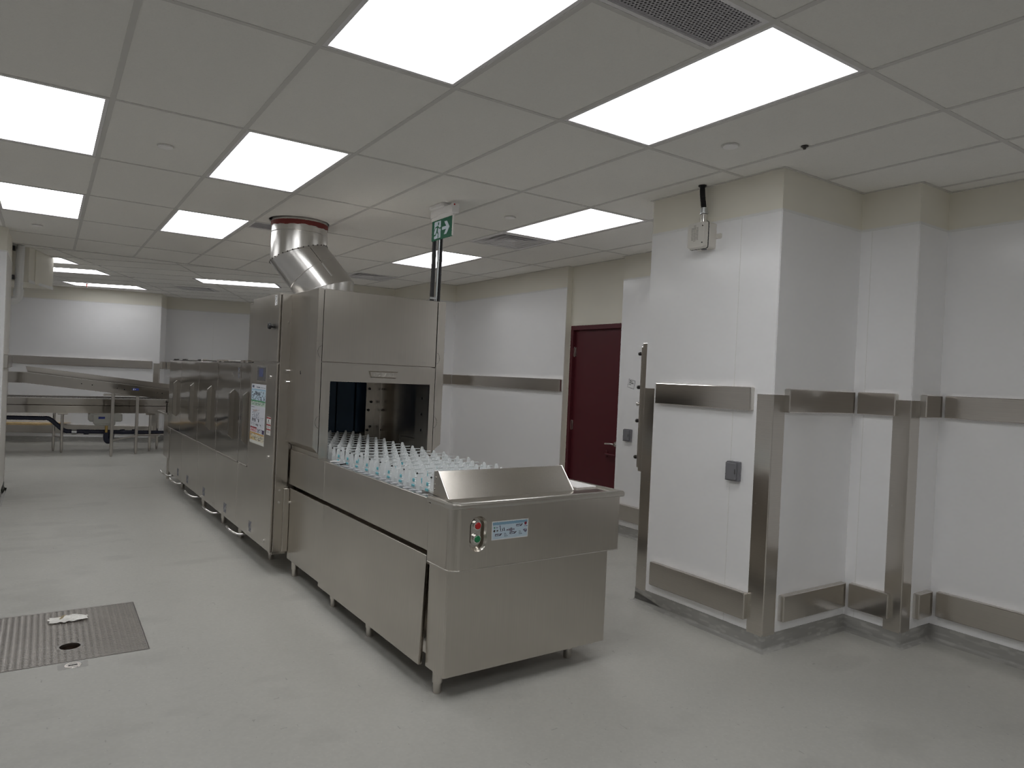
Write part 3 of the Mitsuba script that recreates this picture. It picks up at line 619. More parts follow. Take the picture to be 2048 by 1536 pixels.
# floor plate, hole, rag, cleanout plug
k = thing('floor_plate', 'diamond tread steel floor plate with a round hole', 'floor plate')
px0, px1, py0, py1 = PIT[0] + .004, PIT[1] - .004, PIT[2] + .004, PIT[3] - .004
hole = Point(-1.311, 1.552).buffer(.048, quad_segs=8)
part(k, 'sheet', prism(sbox(px0, py0, px1, py1).difference(hole), -.012, .0015), 'm_tread')
lug = []
for i, xx in enumerate(np.arange(px0 + .012, px1 - .008, .0150)):
    for yy in np.arange(py0 + .014, py1 - .010, .0215):
        if (xx + 1.311)**2 + (yy - 1.552)**2 < .056**2: continue
        s = 1 if i % 2 else -1; c_, s_ = math.cos(.62 * s), math.sin(.62 * s); l, w = .0098, .0030
        b_ = np.array([[-l, 0, 0], [0, -w, 0], [l, 0, 0], [0, w, 0]]); t_ = np.array([[-l * .6, 0, .0026], [l * .6, 0, .0026]])
        V = np.vstack([b_, t_]); V = np.stack([V[:, 0] * c_ - V[:, 1] * s_ + xx, V[:, 0] * s_ + V[:, 1] * c_ + yy, V[:, 2] + .0014], 1); lug.append(V)
LV = np.vstack(lug); LF = np.vstack([np.array([[0, 1, 4], [1, 5, 4], [1, 2, 5], [2, 3, 5], [3, 4, 5], [3, 0, 4]]) + 6 * i for i in range(len(lug))])
tk = part(k, 'tread_lugs', trimesh.Trimesh(LV, LF, process=False), 'm_tread_lug'); labels[tk] = {'label': 'raised tread lugs', 'kind': 'stuff'}
part(k, 'hole_liner', cat(tube([(-1.311, 1.552, -.098), (-1.311, 1.552, -.012)], .06, 24, cap=False)), 'm_tread')
single('pit_debris', lathe([(0, .03), (.02, .026), (.045, .008), (.055, 0), (0, 0)], (-1.311, 1.555, -.10), 14), 'm_soil', 'reddish brown debris seen in the round hole of the floor plate', 'debris', smooth=40)
single('floor_frame', prism(sbox(PIT[0] - .002, PIT[2] - .002, PIT[1] + .002, PIT[3] + .002).difference(sbox(PIT[0] + .002, PIT[2] + .002, PIT[1] - .002, PIT[3] - .002)), -.10, .0006), 'm_tread', 'thin metal frame around the tread floor plate', 'frame')
# crumpled paper rag
k = thing('torn_rag', 'crumpled white paper rag lying on the tread floor plate', 'rag')
gx, gy = np.meshgrid(np.linspace(0, 1, 26), np.linspace(0, 1, 12)); 
pv = np.stack([gx.ravel(), gy.ravel(), 0 * gx.ravel()], 1)
n1 = meshkit.fbm(np.stack([pv[:, 0] * 5, pv[:, 1] * 4, 0 * pv[:, 0]], 1)) if hasattr(meshkit, 'fbm') else 0
ww = .085 * (0.55 + .45 * np.sin(np.pi * (.15 + .7 * pv[:, 0]))) * (1 + .25 * np.sin(pv[:, 0] * 19) * .4)
X_ = -1.405 + pv[:, 0] * .19 + .006 * np.sin(pv[:, 1] * 9); Y_ = 1.985 + (pv[:, 1] - .5) * ww + pv[:, 0] * -.012
Z_ = .006 + .020 * np.abs(n1) + .012 * np.exp(-((pv[:, 0] - .42) / .12)**2) * np.abs(np.sin(pv[:, 1] * 7))
F_ = [[r * 26 + c, r * 26 + c + 1, (r + 1) * 26 + c + 1, (r + 1) * 26 + c] for r in range(11) for c in range(25)]
mm = trimesh.Trimesh(np.stack([X_, Y_, Z_], 1), trimesh.geometry.triangulate_quads(F_), process=False)
top = mm.copy(); bot = mm.copy(); bot.vertices[:, 2] -= .0015; bot.invert(); part(k, 'paper', cat(top, bot), 'm_paper')
tw = tube(smoothpath([(-1.35, 1.965, .018), (-1.335, 1.99, .026), (-1.325, 2.01, .022), (-1.345, 2.02, .014), (-1.36, 2.0, .016)]), [.006] * 25, 8)
part(k, 'twisted_tape', tw, 'm_burlap', smooth=40, label='twisted brown strip on the rag')
k = thing('cleanout_plug', 'small slotted metal cleanout plug in the floor beside the tread plate', 'drain plug')
part(k, 'rim', lathe([(.027, 0), (.027, .0022), (.036, .0022), (.038, 0)], (-1.305, 1.279, 0), 28), 'm_rail', smooth=30)
part(k, 'cap', cat(bx(-1.331, -1.279, 1.262, 1.296, .0003, .0015)), 'm_rail'); part(k, 'slot', bx(-1.325, -1.285, 1.273, 1.285, .0015, .0022), 'm_black')
part(k, 'patch', prism(rounded(-1.37, -1.24, 1.235, 1.325, .012), .0001, .0005), 'm_cove')

# ------------------------------------------------------------------ soffit, pipes at the left edge
k = thing('soffit_box', 'white boxed-in soffit hanging under the ceiling at the left edge', 'soffit')
Fs = Polygon([(-1.668, 7.27), (-1.425, 8.05), (-2.6, 8.4), (-2.8, 7.55)])
part(k, 'box', prism(Fs, 2.40, H + .0005), 'm_paint')
def slat_on(a, b, s0, s1, z0, z1, t):
    a, b = np.array(a), np.array(b); d = (b - a) / np.linalg.norm(b - a); n = np.array([d[1], -d[0]])
    m = axes(bx(s0, s1, 0.0, t, z0, z1, .002), (*d, 0), (*n, 0), (0, 0, 1), (*a, 0)); trimesh.repair.fix_normals(m); return m
part(k, 'corner_bead', slat_on((-1.668, 7.27), (-1.425, 8.05), .18, .30, 2.395, H - .002, .012), 'm_paint')
part(k, 'edge_trim', slat_on((-1.668, 7.27), (-1.425, 8.05), 0, .816, 2.395, 2.43, .008), 'm_frp_trim')
k = thing('drain_pipe', 'white plastic pipe with an elbow dropping from the ceiling beside the left wall end', 'pipe')
part(k, 'pipe', tube([(-1.752, 7.16, H - .005), (-1.757, 7.16, 2.26)], .042, 24), 'm_pvc', smooth=40)
part(k, 'elbow', tube(smoothpath([(-1.757, 7.16, 2.27), (-1.760, 7.16, 2.21), (-1.79, 7.16, 2.165), (-1.86, 7.17, 2.155)]), .047, 24), 'm_pvc', smooth=40)
part(k, 'coupling', tube([(-1.757, 7.16, 2.30), (-1.757, 7.16, 2.245)], .051, 24), 'm_pvc', smooth=40)
part(k, 'pipe_run', tube([(-1.85, 7.17, 2.155), (-2.6, 7.22, 2.155)], .042, 20), 'm_pvc', smooth=40)
for zz in (2.765, 2.43): part(k, 'bracket', cat(bx(-1.86, -1.800, 7.10, 7.20, zz - .025, zz + .025)), 'm_black')

# ------------------------------------------------------------------ the dishwashing machine (own axes: x right, y away, turned 1.2 degrees)
YAW = math.radians(1.2); c_, s_ = math.cos(YAW), math.sin(YAW)
MF = np.array([[c_, -s_, 0, .147], [s_, c_, 0, .165], [0, 0, 1, 0], [0, 0, 0, 1.0]]); FRAME = MF
D = thing('dishwasher', 'long stainless steel conveyor dishwashing machine with open hood and white peg belt', 'dishwasher')
ST = 'm_steel'
def foot(parent, x, y, top=.14, name='leg'):
    part(parent, name, cat(lathe([(0, .0), (.020, .0), (.022, .004), (.022, .055), (.0, .055)], (x, y, 0), 20), lathe([(0, .052), (.0265, .052), (.0265, top), (0, top)], (x, y, 0), 20)), 'm_rail', smooth=35)
for x, y in ((0, 0), (.829, .024), (.009, .82), (.012, 1.40), (0, 2.16), (.83, .82), (.83, 2.0)): foot(D, x, y)
for x, y in ((-.02, 2.69), (-.05, 4.16), (-.05, 5.06), (-.05, 6.3), (.8, 3.0), (.8, 4.5), (.8, 6.0), (-.05, 3.5)): foot(D, x, y, .17)
# unload table
part(D, 'table_core', bx(.030, .87, .065, 2.24, .118, .84), 'm_rail')
fp = Polygon([(-.036, -.104), (-.030, -.110), (.968, -.110), (.974, -.104), (.974, .30), (.958, .30), (.958, -.094), (-.02, -.094), (-.02, .064), (-.036, .064)])
part(D, 'front_panel', prism(fp, .112, .66), ST)
def tilt(m, y0, z0, out):
    m = m.copy(); m.vertices[:, 0] -= (z0 - m.vertices[:, 2]) / .53 * out; return m
part(D, 'side_panel', tilt(bx(-.043, -.030, .088, 1.503, .112, .645, .002), 0, .645, .020), ST)
part(D, 'side_panel', bx(-.043, -.030, 1.511, 2.222, .12, .642, .002), ST)
part(D, 'panel_return', tilt(bx(-.030, -.024, .088, .094, .112, .645), 0, .645, .018), 'm_rail')
part(D, 'slot_channel', cat(bx(.004, .030, .068, 2.222, .60, .71), bx(-.030, .004, .068, 2.222, .70, .71), bx(-.030, .004, .068, 2.222, .60, .61)), 'm_rail')
part(D, 'side_rail', cat(bx(-.050, -.036, .070, 1.496, .672, .925, .003), bx(-.050, -.026, .070, 1.496, .920, .926, .002)), ST)
part(D, 'side_rail', cat(bx(-.050, -.036, 1.5, 2.222, .672, .925, .003), bx(-.050, .022, 1.5, 2.222, .920, .926, .002)), ST)
part(D, 'far_rail', cat(bx(.836, .85, .36, 2.222, .672, .925, .003), bx(.66, .85, .36, 2.222, .918, .924, .002)), ST)
part(D, 'black_plug', bx(-.0515, -.045, .052, .070, .905, .921), 'm_black')
# apron with a rounded corner and a pressed recess for the buttons
ap = sbox(-.050, -.160, .995, .300).difference(sbox(.0, -.16, .995, .300)).union(sbox(-.05, -.16, .995, .30))
r = .052
ap = Polygon([(-.050, .068), *[(-.050 + r - r * math.cos(t), -.160 + r - r * math.sin(t)) for t in np.linspace(0, math.pi / 2, 9)], (.995, -.160), (.995, .300), (.03, .300), (.03, .068)])
apm = prism(ap, .622, .926)
stad = lambda gx_: shapely.union_all([Point(.093, .752).buffer(.036 + gx_), Point(.093, .824).buffer(.036 + gx_), sbox(.057 - gx_, .752, .129 + gx_, .824)])
def loft(pa, ya, pb, yb):
    q = np.vstack([[(x, ya, z) for x, z in pa.exterior.coords], [(x, yb, z) for x, z in pb.exterior.coords]]); return trimesh.convex.convex_hull(q)
cut = loft(stad(.012), -.1605, stad(.003), -.147); cut2 = loft(stad(.003), -.148, stad(-.004), -.130)
try: apm = sub_mesh(apm, cut, cut2)
except Exception as e: print('apron cut failed', e)
part(D, 'front_apron', apm, ST, smooth=28)
hem = [(-.050, .066, .6235)] + [(-.050 + r - r * math.cos(t), -.160 + r - r * math.sin(t), .6235) for t in np.linspace(0, math.pi / 2, 9)] + [(.5, -.160, .6235), (.994, -.160, .6235)]
part(D, 'apron_hem', tube(hem, .003, 8), 'm_steel_edge', smooth=40)
bp = part(D, 'button_plate', cat(prism_y(shapely.union_all([Point(.084, .760).buffer(.026), Point(.084, .828).buffer(.026), sbox(.058, .760, .110, .828)]), -.148, -.128)), 'm_steel_edge', smooth=30)
for zz, mt, nm in ((.828, 'm_red', 'red stop button'), (.766, 'm_green', 'green start button')):
    b_ = part(D, 'push_button', cat(cyl((.0855, -.147, zz), (.0855, -.154, zz), .0205, 24), axes(lathe([(.0155, .0), (.0205, 0), (.0205, .013), (.0165, .0145), (.0155, .012)], n=24), (1, 0, 0), (0, 0, 1), (0, -1, 0), (.0855, -.150, zz))), 'm_chrome', smooth=35, label=nm)
    part(b_, 'cap', axes(lathe([(0, 0), (.0158, 0), (.0158, .016), (.0140, .0185), (0, .0192)], n=24), (1, 0, 0), (0, 0, 1), (0, -1, 0), (.0855, -.151, zz)), mt, smooth=35)
sheet(D, 'front_label', (.167, -.1601, .750), (1, 0, 0), (0, 0, 1), .214, .0895, .0008, 'm_frontlabel', 'pale blue picture label on the front apron')
# deck with bullnose rim
dk_ = Polygon([(-.064, .070), (-.064, -.105), (-.052, -.150), (-.020, -.180), (1.006, -.180), (1.012, -.174), (1.012, .34), (.80, .34), (.80, .135), (.005, .135), (.005, .070)])
part(D, 'deck', prism(dk_, .924, .932), ST)
def rim(path, rr=.0145):
    return tube(path, rr, 14)
rp = [(-.050, .068), (-.050, -.108), (-.040, -.148), (-.010, -.164), (1.000, -.164), (1.000, .335)]
rprof = [(-.004, .911), (.009, .911), (.0135, .916), (.0135, .931), (.009, .9395), (.002, .9425), (-.012, .9425), (-.022, .933)]
part(D, 'rim', sweep_profile(rp, rprof), 'm_rim', smooth=25)
part(D, 'deck_cover', bx(.84, .985, .02, .32, .932, .940, .003), 'm_white', label='pale cover strip on the deck')
part(D, 'deck_slot', bx(.80, .842, .06, .20, .9315, .9345), 'm_dark_steel')
# sloped end guard
gp = Polygon([(.125, .932), (.125, 1.046), (.088, 1.052), (-.020, .932)]); gi = Polygon([(.119, .932), (.119, 1.042), (.090, 1.046), (-.010, .932)])
part(D, 'end_guard', cat(prism_x(Polygon([(.125, 1.042), (.125, 1.048), (.086, 1.053), (-.022, .932), (-.016, .932), (.088, 1.047)]), .002, .784), prism_x(gp, .002, .006), prism_x(gp, .780, .784)), ST)
part(D, 'guard_edge', cat(tube([(.0045, -.021, .934), (.0045, .087, 1.0535), (.0045, .125, 1.048)], .0032, 8), tube([(.7815, -.021, .934), (.7815, .087, 1.0535), (.7815, .125, 1.048)], .0032, 8)), 'm_steel_edge', smooth=40)
for yy, zz, rr in ((.105, 1.018, .006), (.112, .985, .0035), (.112, .963, .0035)): part(D, 'guard_screw', cyl((.002, yy, zz), (-.003, yy, zz), rr, 12), 'm_chrome')
# ---- peg belt
belt = part(D, 'belt_bed', bx(-.015, .80, .13, 3.1, .84, .872), 'm_rail')
pegs = []
def peg_mesh(h=.108):
    prof = [(-.0125, 0), (-.0130, .04), (-.0108, h - .020), (-.0075, h - .004), (0, h), (.0075, h - .004), (.0108, h - .020), (.0130, .04), (.0125, 0)]
    a = prism_y(Polygon(prof), -.0062, .0062); v = a.vertices; k_ = v[:, 2] > .06
    v[k_, 1] *= .72; a.vertices = v; trimesh.repair.fix_normals(a); return a
pm = peg_mesh(.094); pt = peg_mesh(.120)
PROT = {}
def inst(parent, name, mesh_id, mesh, x, y, z, mat, ang=0.0):
    key = numbered(parent + '__' + name)
    if mesh_id not in PROT: PROT[mesh_id] = mikit.ply(mesh, mat)
    scene[key] = {**PROT[mesh_id], 'to_world': T(MF.tolist()).translate([x, y, z]).rotate([0, 0, 1], ang)}
PZ = .902
rows_y = np.arange(.165, 2.75, .0775); cols_x = np.linspace(.062, .606, 9)
for j, yy in enumerate(rows_y):
    xs_ = list(cols_x) if j % 2 == 0 else [.062] + [x_ + .034 for x_ in cols_x[:-1]]
    for i, xx in enumerate(xs_):
        tall = (i + j // 2) % 2 == 0
        inst(belt, 'peg', 'tall' if tall else 'low', pt if tall else pm, xx, yy + rng.uniform(-.003, .003), PZ, 'm_peg', rng.uniform(-6, 6) - 14)
for j, yy in enumerate(rows_y[1::2]):
    part(belt, 'rod', cat(cyl((.052, yy, .998), (.63, yy, .998), .0036, 8)), 'm_peg_rod', smooth=40)
    part(belt, 'rod_end', cyl((.0475, yy, .998), (.0530, yy, .998), .0048, 10), 'm_black', smooth=40)
for j, yy in enumerate(rows_y):
    part(belt, 'link_bar', bx(.048, .64, yy - .014, yy + .014, .880, .906, .003), 'm_peg')
    if yy < 1.62:
        tq_ = Polygon([(.046, yy - .016), (.046, yy + .030), (.020, yy + .024), (-.012, yy + .014), (-.012, yy + .002), (.020, yy - .008)])
        part(belt, 'side_tooth', prism(tq_, .900, .912), 'm_teeth')
for j, yy in enumerate(rows_y[1:18:2]):
    for (dx, zz, hh, w_) in ((-.014, .922, .014, .016), (-.012, .948, .019, .010)):
        part(belt, 'clip', bx(.062 + dx - .003, .062 + dx + .003, yy + .038 - w_, yy + .038 + w_, zz, zz + hh, .004), 'm_aqua')
for i, (xx, j) in enumerate(((.10, 3), (.25, 6), (.17, 9), (.40, 8), (.10, 14), (.32, 12), (.47, 5))):
    part(belt, 'clip', bx(xx - .004, xx + .004, rows_y[j] + .02, rows_y[j] + .055, .935, .965, .004), 'm_aqua')
part(belt, 'peg_back_strip', bx(.066, .071, .15, 1.60, .884, .932, .002), 'm_peg')
part(belt, 'side_guide', bx(-.034, .046, .136, 1.64, .885, .896), 'm_black')
part(belt, 'edge_strip', bx(.042, .048, .14, 1.62, .898, .914, .002), 'm_teeth')
part(D, 'stop_pin', cat(cyl((-.03, 1.46, .930), (.03, 1.44, .932), .0055, 10)), 'm_white'); part(D, 'stop_pin', cat(cyl((.0, 1.36, .922), (.06, 1.38, .925), .004, 10)), 'm_black')

# ---- hood (walls, fascias, posts), open tunnel
Y0, Y1h = 1.67, 3.40; XL, XR = -.078, .897; ZT = 2.07
HX0, HX1 = -.038, .830
def skirt(x0, x1, y0, y1, zlow_out, zlow_in, ztop, left):
    p_ = [(x0, zlow_out if left else zlow_in), (x1, zlow_in if left else zlow_out), (x1, ztop), (x0, ztop)]
    m = prism_y(Polygon(p_), y0, y1); trimesh.repair.fix_normals(m); return m
part(D, 'hood_side', cat(bx(XL, XL + .012, Y0 + .004, 2.232, .998, ZT, .002), skirt(XL + .0, HX0, Y0 + .010, 2.232, .998, .957, 1.02, True)), ST)
part(D, 'hood_side', cat(bx(XR - .012, XR, Y0 + .004, 2.232, .998, ZT, .002), skirt(HX1, XR, Y0 + .010, 2.232, .998, .957, 1.02, False)), ST)
part(D, 'edge_panel', skirt(XL, HX0 - .003, Y0, Y0 + .012, 1.005, .956, ZT, True), ST)
part(D, 'edge_panel', skirt(HX1 + .003, XR, Y0, Y0 + .012, 1.005, .956, ZT, False), ST)
part(D, 'upper_fascia', bx(HX0 + .0015, HX1 - .0015, Y0, Y0 + .014, 1.5785, ZT, .0025), ST)
lf = Polygon([(HX0 + .0015, .926), (.026, .926), (.026, 1.448), (.788, 1.448), (.788, .926), (HX1 - .0015, .926), (HX1 - .0015, 1.5735), (HX0 + .0015, 1.5735)])
m = prism_y(lf, Y0, Y0 + .014); trimesh.repair.fix_normals(m); part(D, 'door_frame', m, ST)
part(D, 'seam_backing', cat(bx(HX0 - .01, HX0 + .01, Y0 + .035, Y0 + .045, .97, ZT - .004), bx(HX1 - .01, HX1 + .01, Y0 + .035, Y0 + .045, .97, ZT - .004), bx(HX0, HX1, Y0 + .035, Y0 + .045, 1.565, 1.585)), 'm_rail')
part(D, 'hood_roof', cat(bx(XL, XR, Y0 + .002, Y1h, ZT - .012, ZT, .003)), ST)
part(D, 'hood_back', cat(bx(XL, XR, Y1h - .012, Y1h, 1.5, ZT - .013), bx(XL, XL + .012, 2.95, Y1h - .013, 1.5, ZT - .013), bx(XR - .012, XR, 2.236, Y1h - .013, 1.5, ZT - .013)), ST)
for xx, zz in ((HX0 - .0, 1.645), (HX0 - .0, 1.17), (HX1, 1.645), (HX1, 1.17)):
    sgn = -1 if xx < .4 else 1
    a = np.linspace(math.pi / 2, 3 * math.pi / 2, 16) if sgn < 0 else np.linspace(-math.pi / 2, math.pi / 2, 16)
    part(D, 'knockout_ring', tube([(xx + .055 * .55 * math.cos(t), Y0 - .0004, zz + .042 * math.sin(t)) for t in a], .0011, 6), 'm_dark_steel')
part(D, 'keyhole', cat(bx(XL - .001, XL + .004, 1.972, 1.986, 1.485, 1.51, .001)), 'm_black')
# name plate
npz = Polygon([(.303, 1.528), (.520, 1.528), (.507, 1.487), (.318, 1.487)])
m = loft(npz.buffer(.004, join_style=2), Y0 + .001, npz.buffer(-.003, join_style=2), Y0 - .012); np_ = part(D, 'name_plate', m, ST, label='embossed name plate over the tunnel mouth')
tm = meshkit.text_mesh('HOBART', .022, .003, True)
ext = tm.bounds; tm.apply_translation([-(ext[0][0] + ext[1][0]) / 2, -(ext[0][1] + ext[1][1]) / 2, 0]); wdt = ext[1][0] - ext[0][0]; tm.vertices[:, 0] *= .162 / wdt
tm = axes(tm, (1, 0, 0), (0, 0, 1), (0, -1, 0), (.4125, Y0 - .012, 1.5075)); part(np_, 'letters', tm, 'm_steel_edge', label='raised letters HOBART')
# tunnel interior
for x_ in (-.036, .845): part(D, 'tunnel_wall', bx(x_, x_ + .015, Y0 + .016, 6.7, .85, 1.50), ST)
part(D, 'tunnel_ceiling', bx(-.036, .86, Y0 + .016, 6.7, 1.505, 1.52), ST); part(D, 'tunnel_floor', bx(-.036, .86, 3.1, 6.7, .80, .815), ST)
for k_ in range(5):
    x0 = -.018 + k_ * .172; part(D, 'curtain_strip', bx(x0, x0 + .165, 3.05 + .006 * (k_ % 2), 3.06 + .006 * (k_ % 2), .96, 1.49, .002), 'm_curtain'); part(D, 'curtain_strip', bx(x0, x0 + .165, 4.25 + .006 * (k_ % 2), 4.26 + .006 * (k_ % 2), .90, 1.49, .002), 'm_curtain')
for k_ in range(5):
    x0 = .005 + k_ * .168; part(D, 'curtain_strip', bx(x0, x0 + .155, 2.78 + .006 * (k_ % 2), 2.79 + .006 * (k_ % 2), 1.00, 1.49, .002), 'm_curtain', label='dark blue splash curtain strip' if k_ == 0 else None)
tp = part(D, 'tunnel_post', cat(bx(.700, .775, 2.62, 2.628, .88, 1.50), bx(.775, .783, 2.50, 2.628, .88, 1.50), bx(.775, .86, 2.62, 2.628, .88, 1.50)), ST)
for xx, zz in ((.725, 1.38), (.83, 1.38), (.745, 1.27), (.81, 1.27), (.722, 1.20), (.83, 1.20), (.742, 1.06), (.81, 1.06), (.718, 1.03), (.83, 1.03)): part(tp, 'bolt', cyl((xx, 2.62, zz), (xx, 2.61, zz), .011, 10), 'm_black')
tq = part(D, 'tunnel_post', cat(bx(.800, .808, 1.70, 1.90, .90, 1.47), bx(.800, .845, 1.895, 1.903, .90, 1.47)), 'm_steel_matte')
for zz in (1.34, 1.22, 1.10): part(tq, 'bolt', cyl((.80, 1.80, zz), (.796, 1.80, zz), .010, 10), 'm_black')
part(D, 'trip_wire', tube(smoothpath([(.70, 1.95, .93), (.70, 1.95, 1.02), (.693, 1.95, 1.06)]), .003, 8), 'm_dark_steel')

# ---- control cabinet and its front return
CX = -.165; CY0, CY1 = 2.232, 2.945
part(D, 'front_return', cat(bx(CX + .018, XL + .02, CY0, CY0 + .012, .175, ZT - .006, .002), bx(CX + .018, .87, CY0 + .02, CY0 + .03, .15, .835)), ST)
part(D, 'cabinet_body', cat(bx(CX + .016, .86, CY0 + .035, CY1, .16, .80), bx(CX + .016, -.04, CY0 + .014, CY1, .165, 1.56), bx(CX + .016, XL + .002, CY0 + .014, CY1 + .004, 1.56, ZT - .014)), 'm_rail')
part(D, 'upper_box_door', bx(CX, CX + .014, CY0 + .014, CY1 + .01, 1.567, ZT - .002, .003), ST)
part(D, 'box_top', bx(CX, XL, CY0 + .004, CY1 + .01, ZT - .012, ZT - .001), ST)
cd = part(D, 'cabinet_door', bx(CX, CX + .014, CY0 + .014, CY1 - .0, .165, 1.553, .003), ST)
part(D, 'upper_box_knob', axes(lathe([(0, 0), (.012, 0), (.012, .012), (.022, .014), (.024, .022), (.02, .032), (0, .034)], n=20), (0, 1, 0), (0, 0, 1), (-1, 0, 0), (CX, 2.40, 1.832)), 'm_black', smooth=35, label='black round knob on the upper box')
sheet(D, 'tag', (CX - .0003, 2.36, 1.985), (0, -1, 0), (0, 0, 1), .055, .075, .0006, 'm_tag', 'small white tag at the top corner of the upper box')
sheet(cd, 'poster', (CX - .0003, 2.905, .918), (0, -1, 0), (0, 0, 1), .405, .47, .0008, 'm_poster', 'coloured instruction poster on the cabinet door')
sheet(cd, 'warning_label', (CX - .0003, 2.445, 1.018), (0, -1, 0), (0, 0, 1), .105, .135, .0008, 'm_warn', 'white and red warning label beside the poster')
sheet(cd, 'small_label', (CX - .0003, 2.83, .21), (0, -1, 0), (0, 0, 1), .07, .085, .0006, 'm_small')
sc_ = part(cd, 'display', cat(bx(CX - .006, CX + .002, 2.52, 2.74, 1.418, 1.525, .003)), 'm_gray_bezel', label='control display')
part(cd, 'display_surround', bx(CX - .003, CX + .001, 2.49, 2.77, 1.405, 1.538, .002), 'm_steel_edge')
part(cd, 'display_screen', bx(CX - .0072, CX - .005, 2.575, 2.685, 1.448, 1.512), 'm_screen')
for yy, zz in ((2.40, 1.452), (2.375, .855), (2.40, .225)):
    part(cd, 'latch', cat(cyl((CX, yy, zz), (CX - .006, yy, zz), .013, 16), bx(CX - .010, CX - .005, yy - .003, yy + .003, zz - .011, zz + .011)), 'm_chrome', smooth=35)
for xx, zz, ln in ((-.100, 1.507, .06), (-.100, 1.425, .06), (-.115, .628, .008), (-.115, .537, .008)): part(D, 'stud', cat(cyl((xx, CY0, zz), (xx, CY0 - .004, zz), .009, 12), cyl((xx, CY0, zz), (xx + (.03 if ln > .02 else 0), CY0 - .01 - ln * .2, zz), .004, 8)), 'm_chrome', smooth=35)
part(D, 'stud', cyl((-.095, CY0, 1.86), (-.095, CY0 - .005, 1.86), .007, 10), 'm_chrome')
part(D, 'stud', cyl((-.043, 2.205, .537), (-.050, 2.205, .537), .008, 10), 'm_chrome')
part(D, 'front_shield', bx(-.085, -.044, 2.212, 2.231, .172, .64, .003), ST)

# ---- wash tanks: doors with bent handles, lower panels, foot levers
part(D, 'tank_body', cat(bx(CX + .030, .86, CY1 + .002, 6.78, .175, .80), bx(CX + .030, -.040, CY1 + .002, 6.78, .80, 1.53), bx(.865, .9, 2.26, 6.78, .175, 1.5)), ST)
part(D, 'tank_top', bx(CX, .9, CY1 + .012, 6.80, 1.534, 1.545, .003), ST)
def handle_mesh(yc):
    zb, zt, o = .885, 1.318, .036
    web = Polygon([(0, zb), (-o, zb + .036), (-o, zt - .036), (0, zt), (-.004, zt), (-.004, zb)]).buffer(0)
    web = Polygon([(0, zb), (-o, zb + .036), (-o, zt - .036), (0, zt)])
    m = prism_y(web, yc - .019, yc - .0165); trimesh.repair.fix_normals(m)
    lip = [bx(-o - .0012, -o + .0012, yc - .019, yc + .022, zb + .036, zt - .036)]
    for z0, z1 in ((zb, zb + .036), (zt, zt - .036)):
        q = np.array([[0, yc - .019, z0], [-o, yc - .019, z1], [-o, yc + .022, z1], [0, yc + .022, z0]]); n_ = np.cross(q[1] - q[0], q[2] - q[0]); n_ /= np.linalg.norm(n_)
        lip.append(trimesh.convex.convex_hull(np.vstack([q, q + n_ * .0025])))
    m = cat(m, lip); m.apply_translation([CX, 0, 0]); return m
doors = [(CY1 + .006, 3.252, 3.03), (3.264, 4.102, 3.48), (4.114, 4.972, 4.38), (4.984, 5.982, 5.25), (5.994, 6.79, 6.27)]
for i, (y0, y1, yh) in enumerate(doors):
    d_ = part(D, 'tank_door', bx(CX, CX + .014, y0, y1, .715, 1.552, .002), 'm_door_steel')
    part(d_, 'handle', handle_mesh(yh), 'm_handle')
    if i < 5: part(d_, 'hinge_lip', bx(CX - .004, CX + .006, y0 + .01, y1 - .01, .706, .716, .002), 'm_rail')
for y0, y1 in ((CY1 + .006, 3.252), (3.260, 4.065), (4.073, 4.878), (4.886, 5.80), (5.808, 6.60)):
    part(D, 'lower_panel', bx(CX + .003, CX + .017, y0, y1, .165, .702, .003), ST)
for yy in (3.65, 4.55, 5.41, 5.99): sheet(D, 'small_label', (CX + .0027, yy + .05, .205), (0, -1, 0), (0, 0, 1), .10, .085, .0006, 'm_small')
for zz in (1.47, 1.42): sheet(D, 'door_label', (CX - .0003, 3.36, zz), (0, -1, 0), (0, 0, 1), .05, .042, .0006, 'm_small')
for yy in (2.99, 3.93, 4.82, 5.75, 6.40):
    part(D, 'foot_lever', tube(smoothpath([(CX + .10, yy + .02, .150), (CX + .02, yy + .01, .147), (CX - .04, yy + .02, .150), (CX - .085, yy + .06, .175), (CX - .10, yy + .13, .196)]), .0095, 10), 'm_chrome', smooth=40, label='chrome drain lever under the panels')
part(D, 'top_rod', tube([(-.14, 3.0, 1.556), (-.14, 6.7, 1.556)], .007, 8), 'm_dark_steel')
part(D, 'top_rod', tube([(-.10, 3.0, 1.567), (-.11, 6.5, 1.564)], .006, 8), 'm_rail')
for yy in (3.12, 3.28, 3.99, 4.18, 4.92, 5.1, 5.98, 6.55): part(D, 'top_clip', bx(-.152, -.10, yy, yy + .07, 1.545, 1.575, .004), 'm_rail' if yy < 5 else 'm_dark_steel')
# loading end
part(D, 'load_end', cat(bx(-.12, .82, 6.80, 6.86, .30, 1.35), bx(-.14, .82, 6.80, 7.25, .30, .62, .006), bx(-.155, -.135, 6.82, 7.15, .62, .86, .004)), 'm_rail')
part(D, 'load_shelf', bx(-.20, .82, 6.82, 7.45, .86, .885, .004), 'm_steel_edge')
part(D, 'load_roller', cat(cyl((-.18, 6.95, 1.02), (.75, 6.95, 1.02), .028, 16), bx(-.17, -.15, 6.93, 6.97, .88, 1.02)), 'm_chrome', smooth=40)
for xx in (-.08, .7): part(D, 'load_foot', cyl((xx, 7.15, 0), (xx, 7.15, .30), .024, 16), 'm_rail', smooth=40)

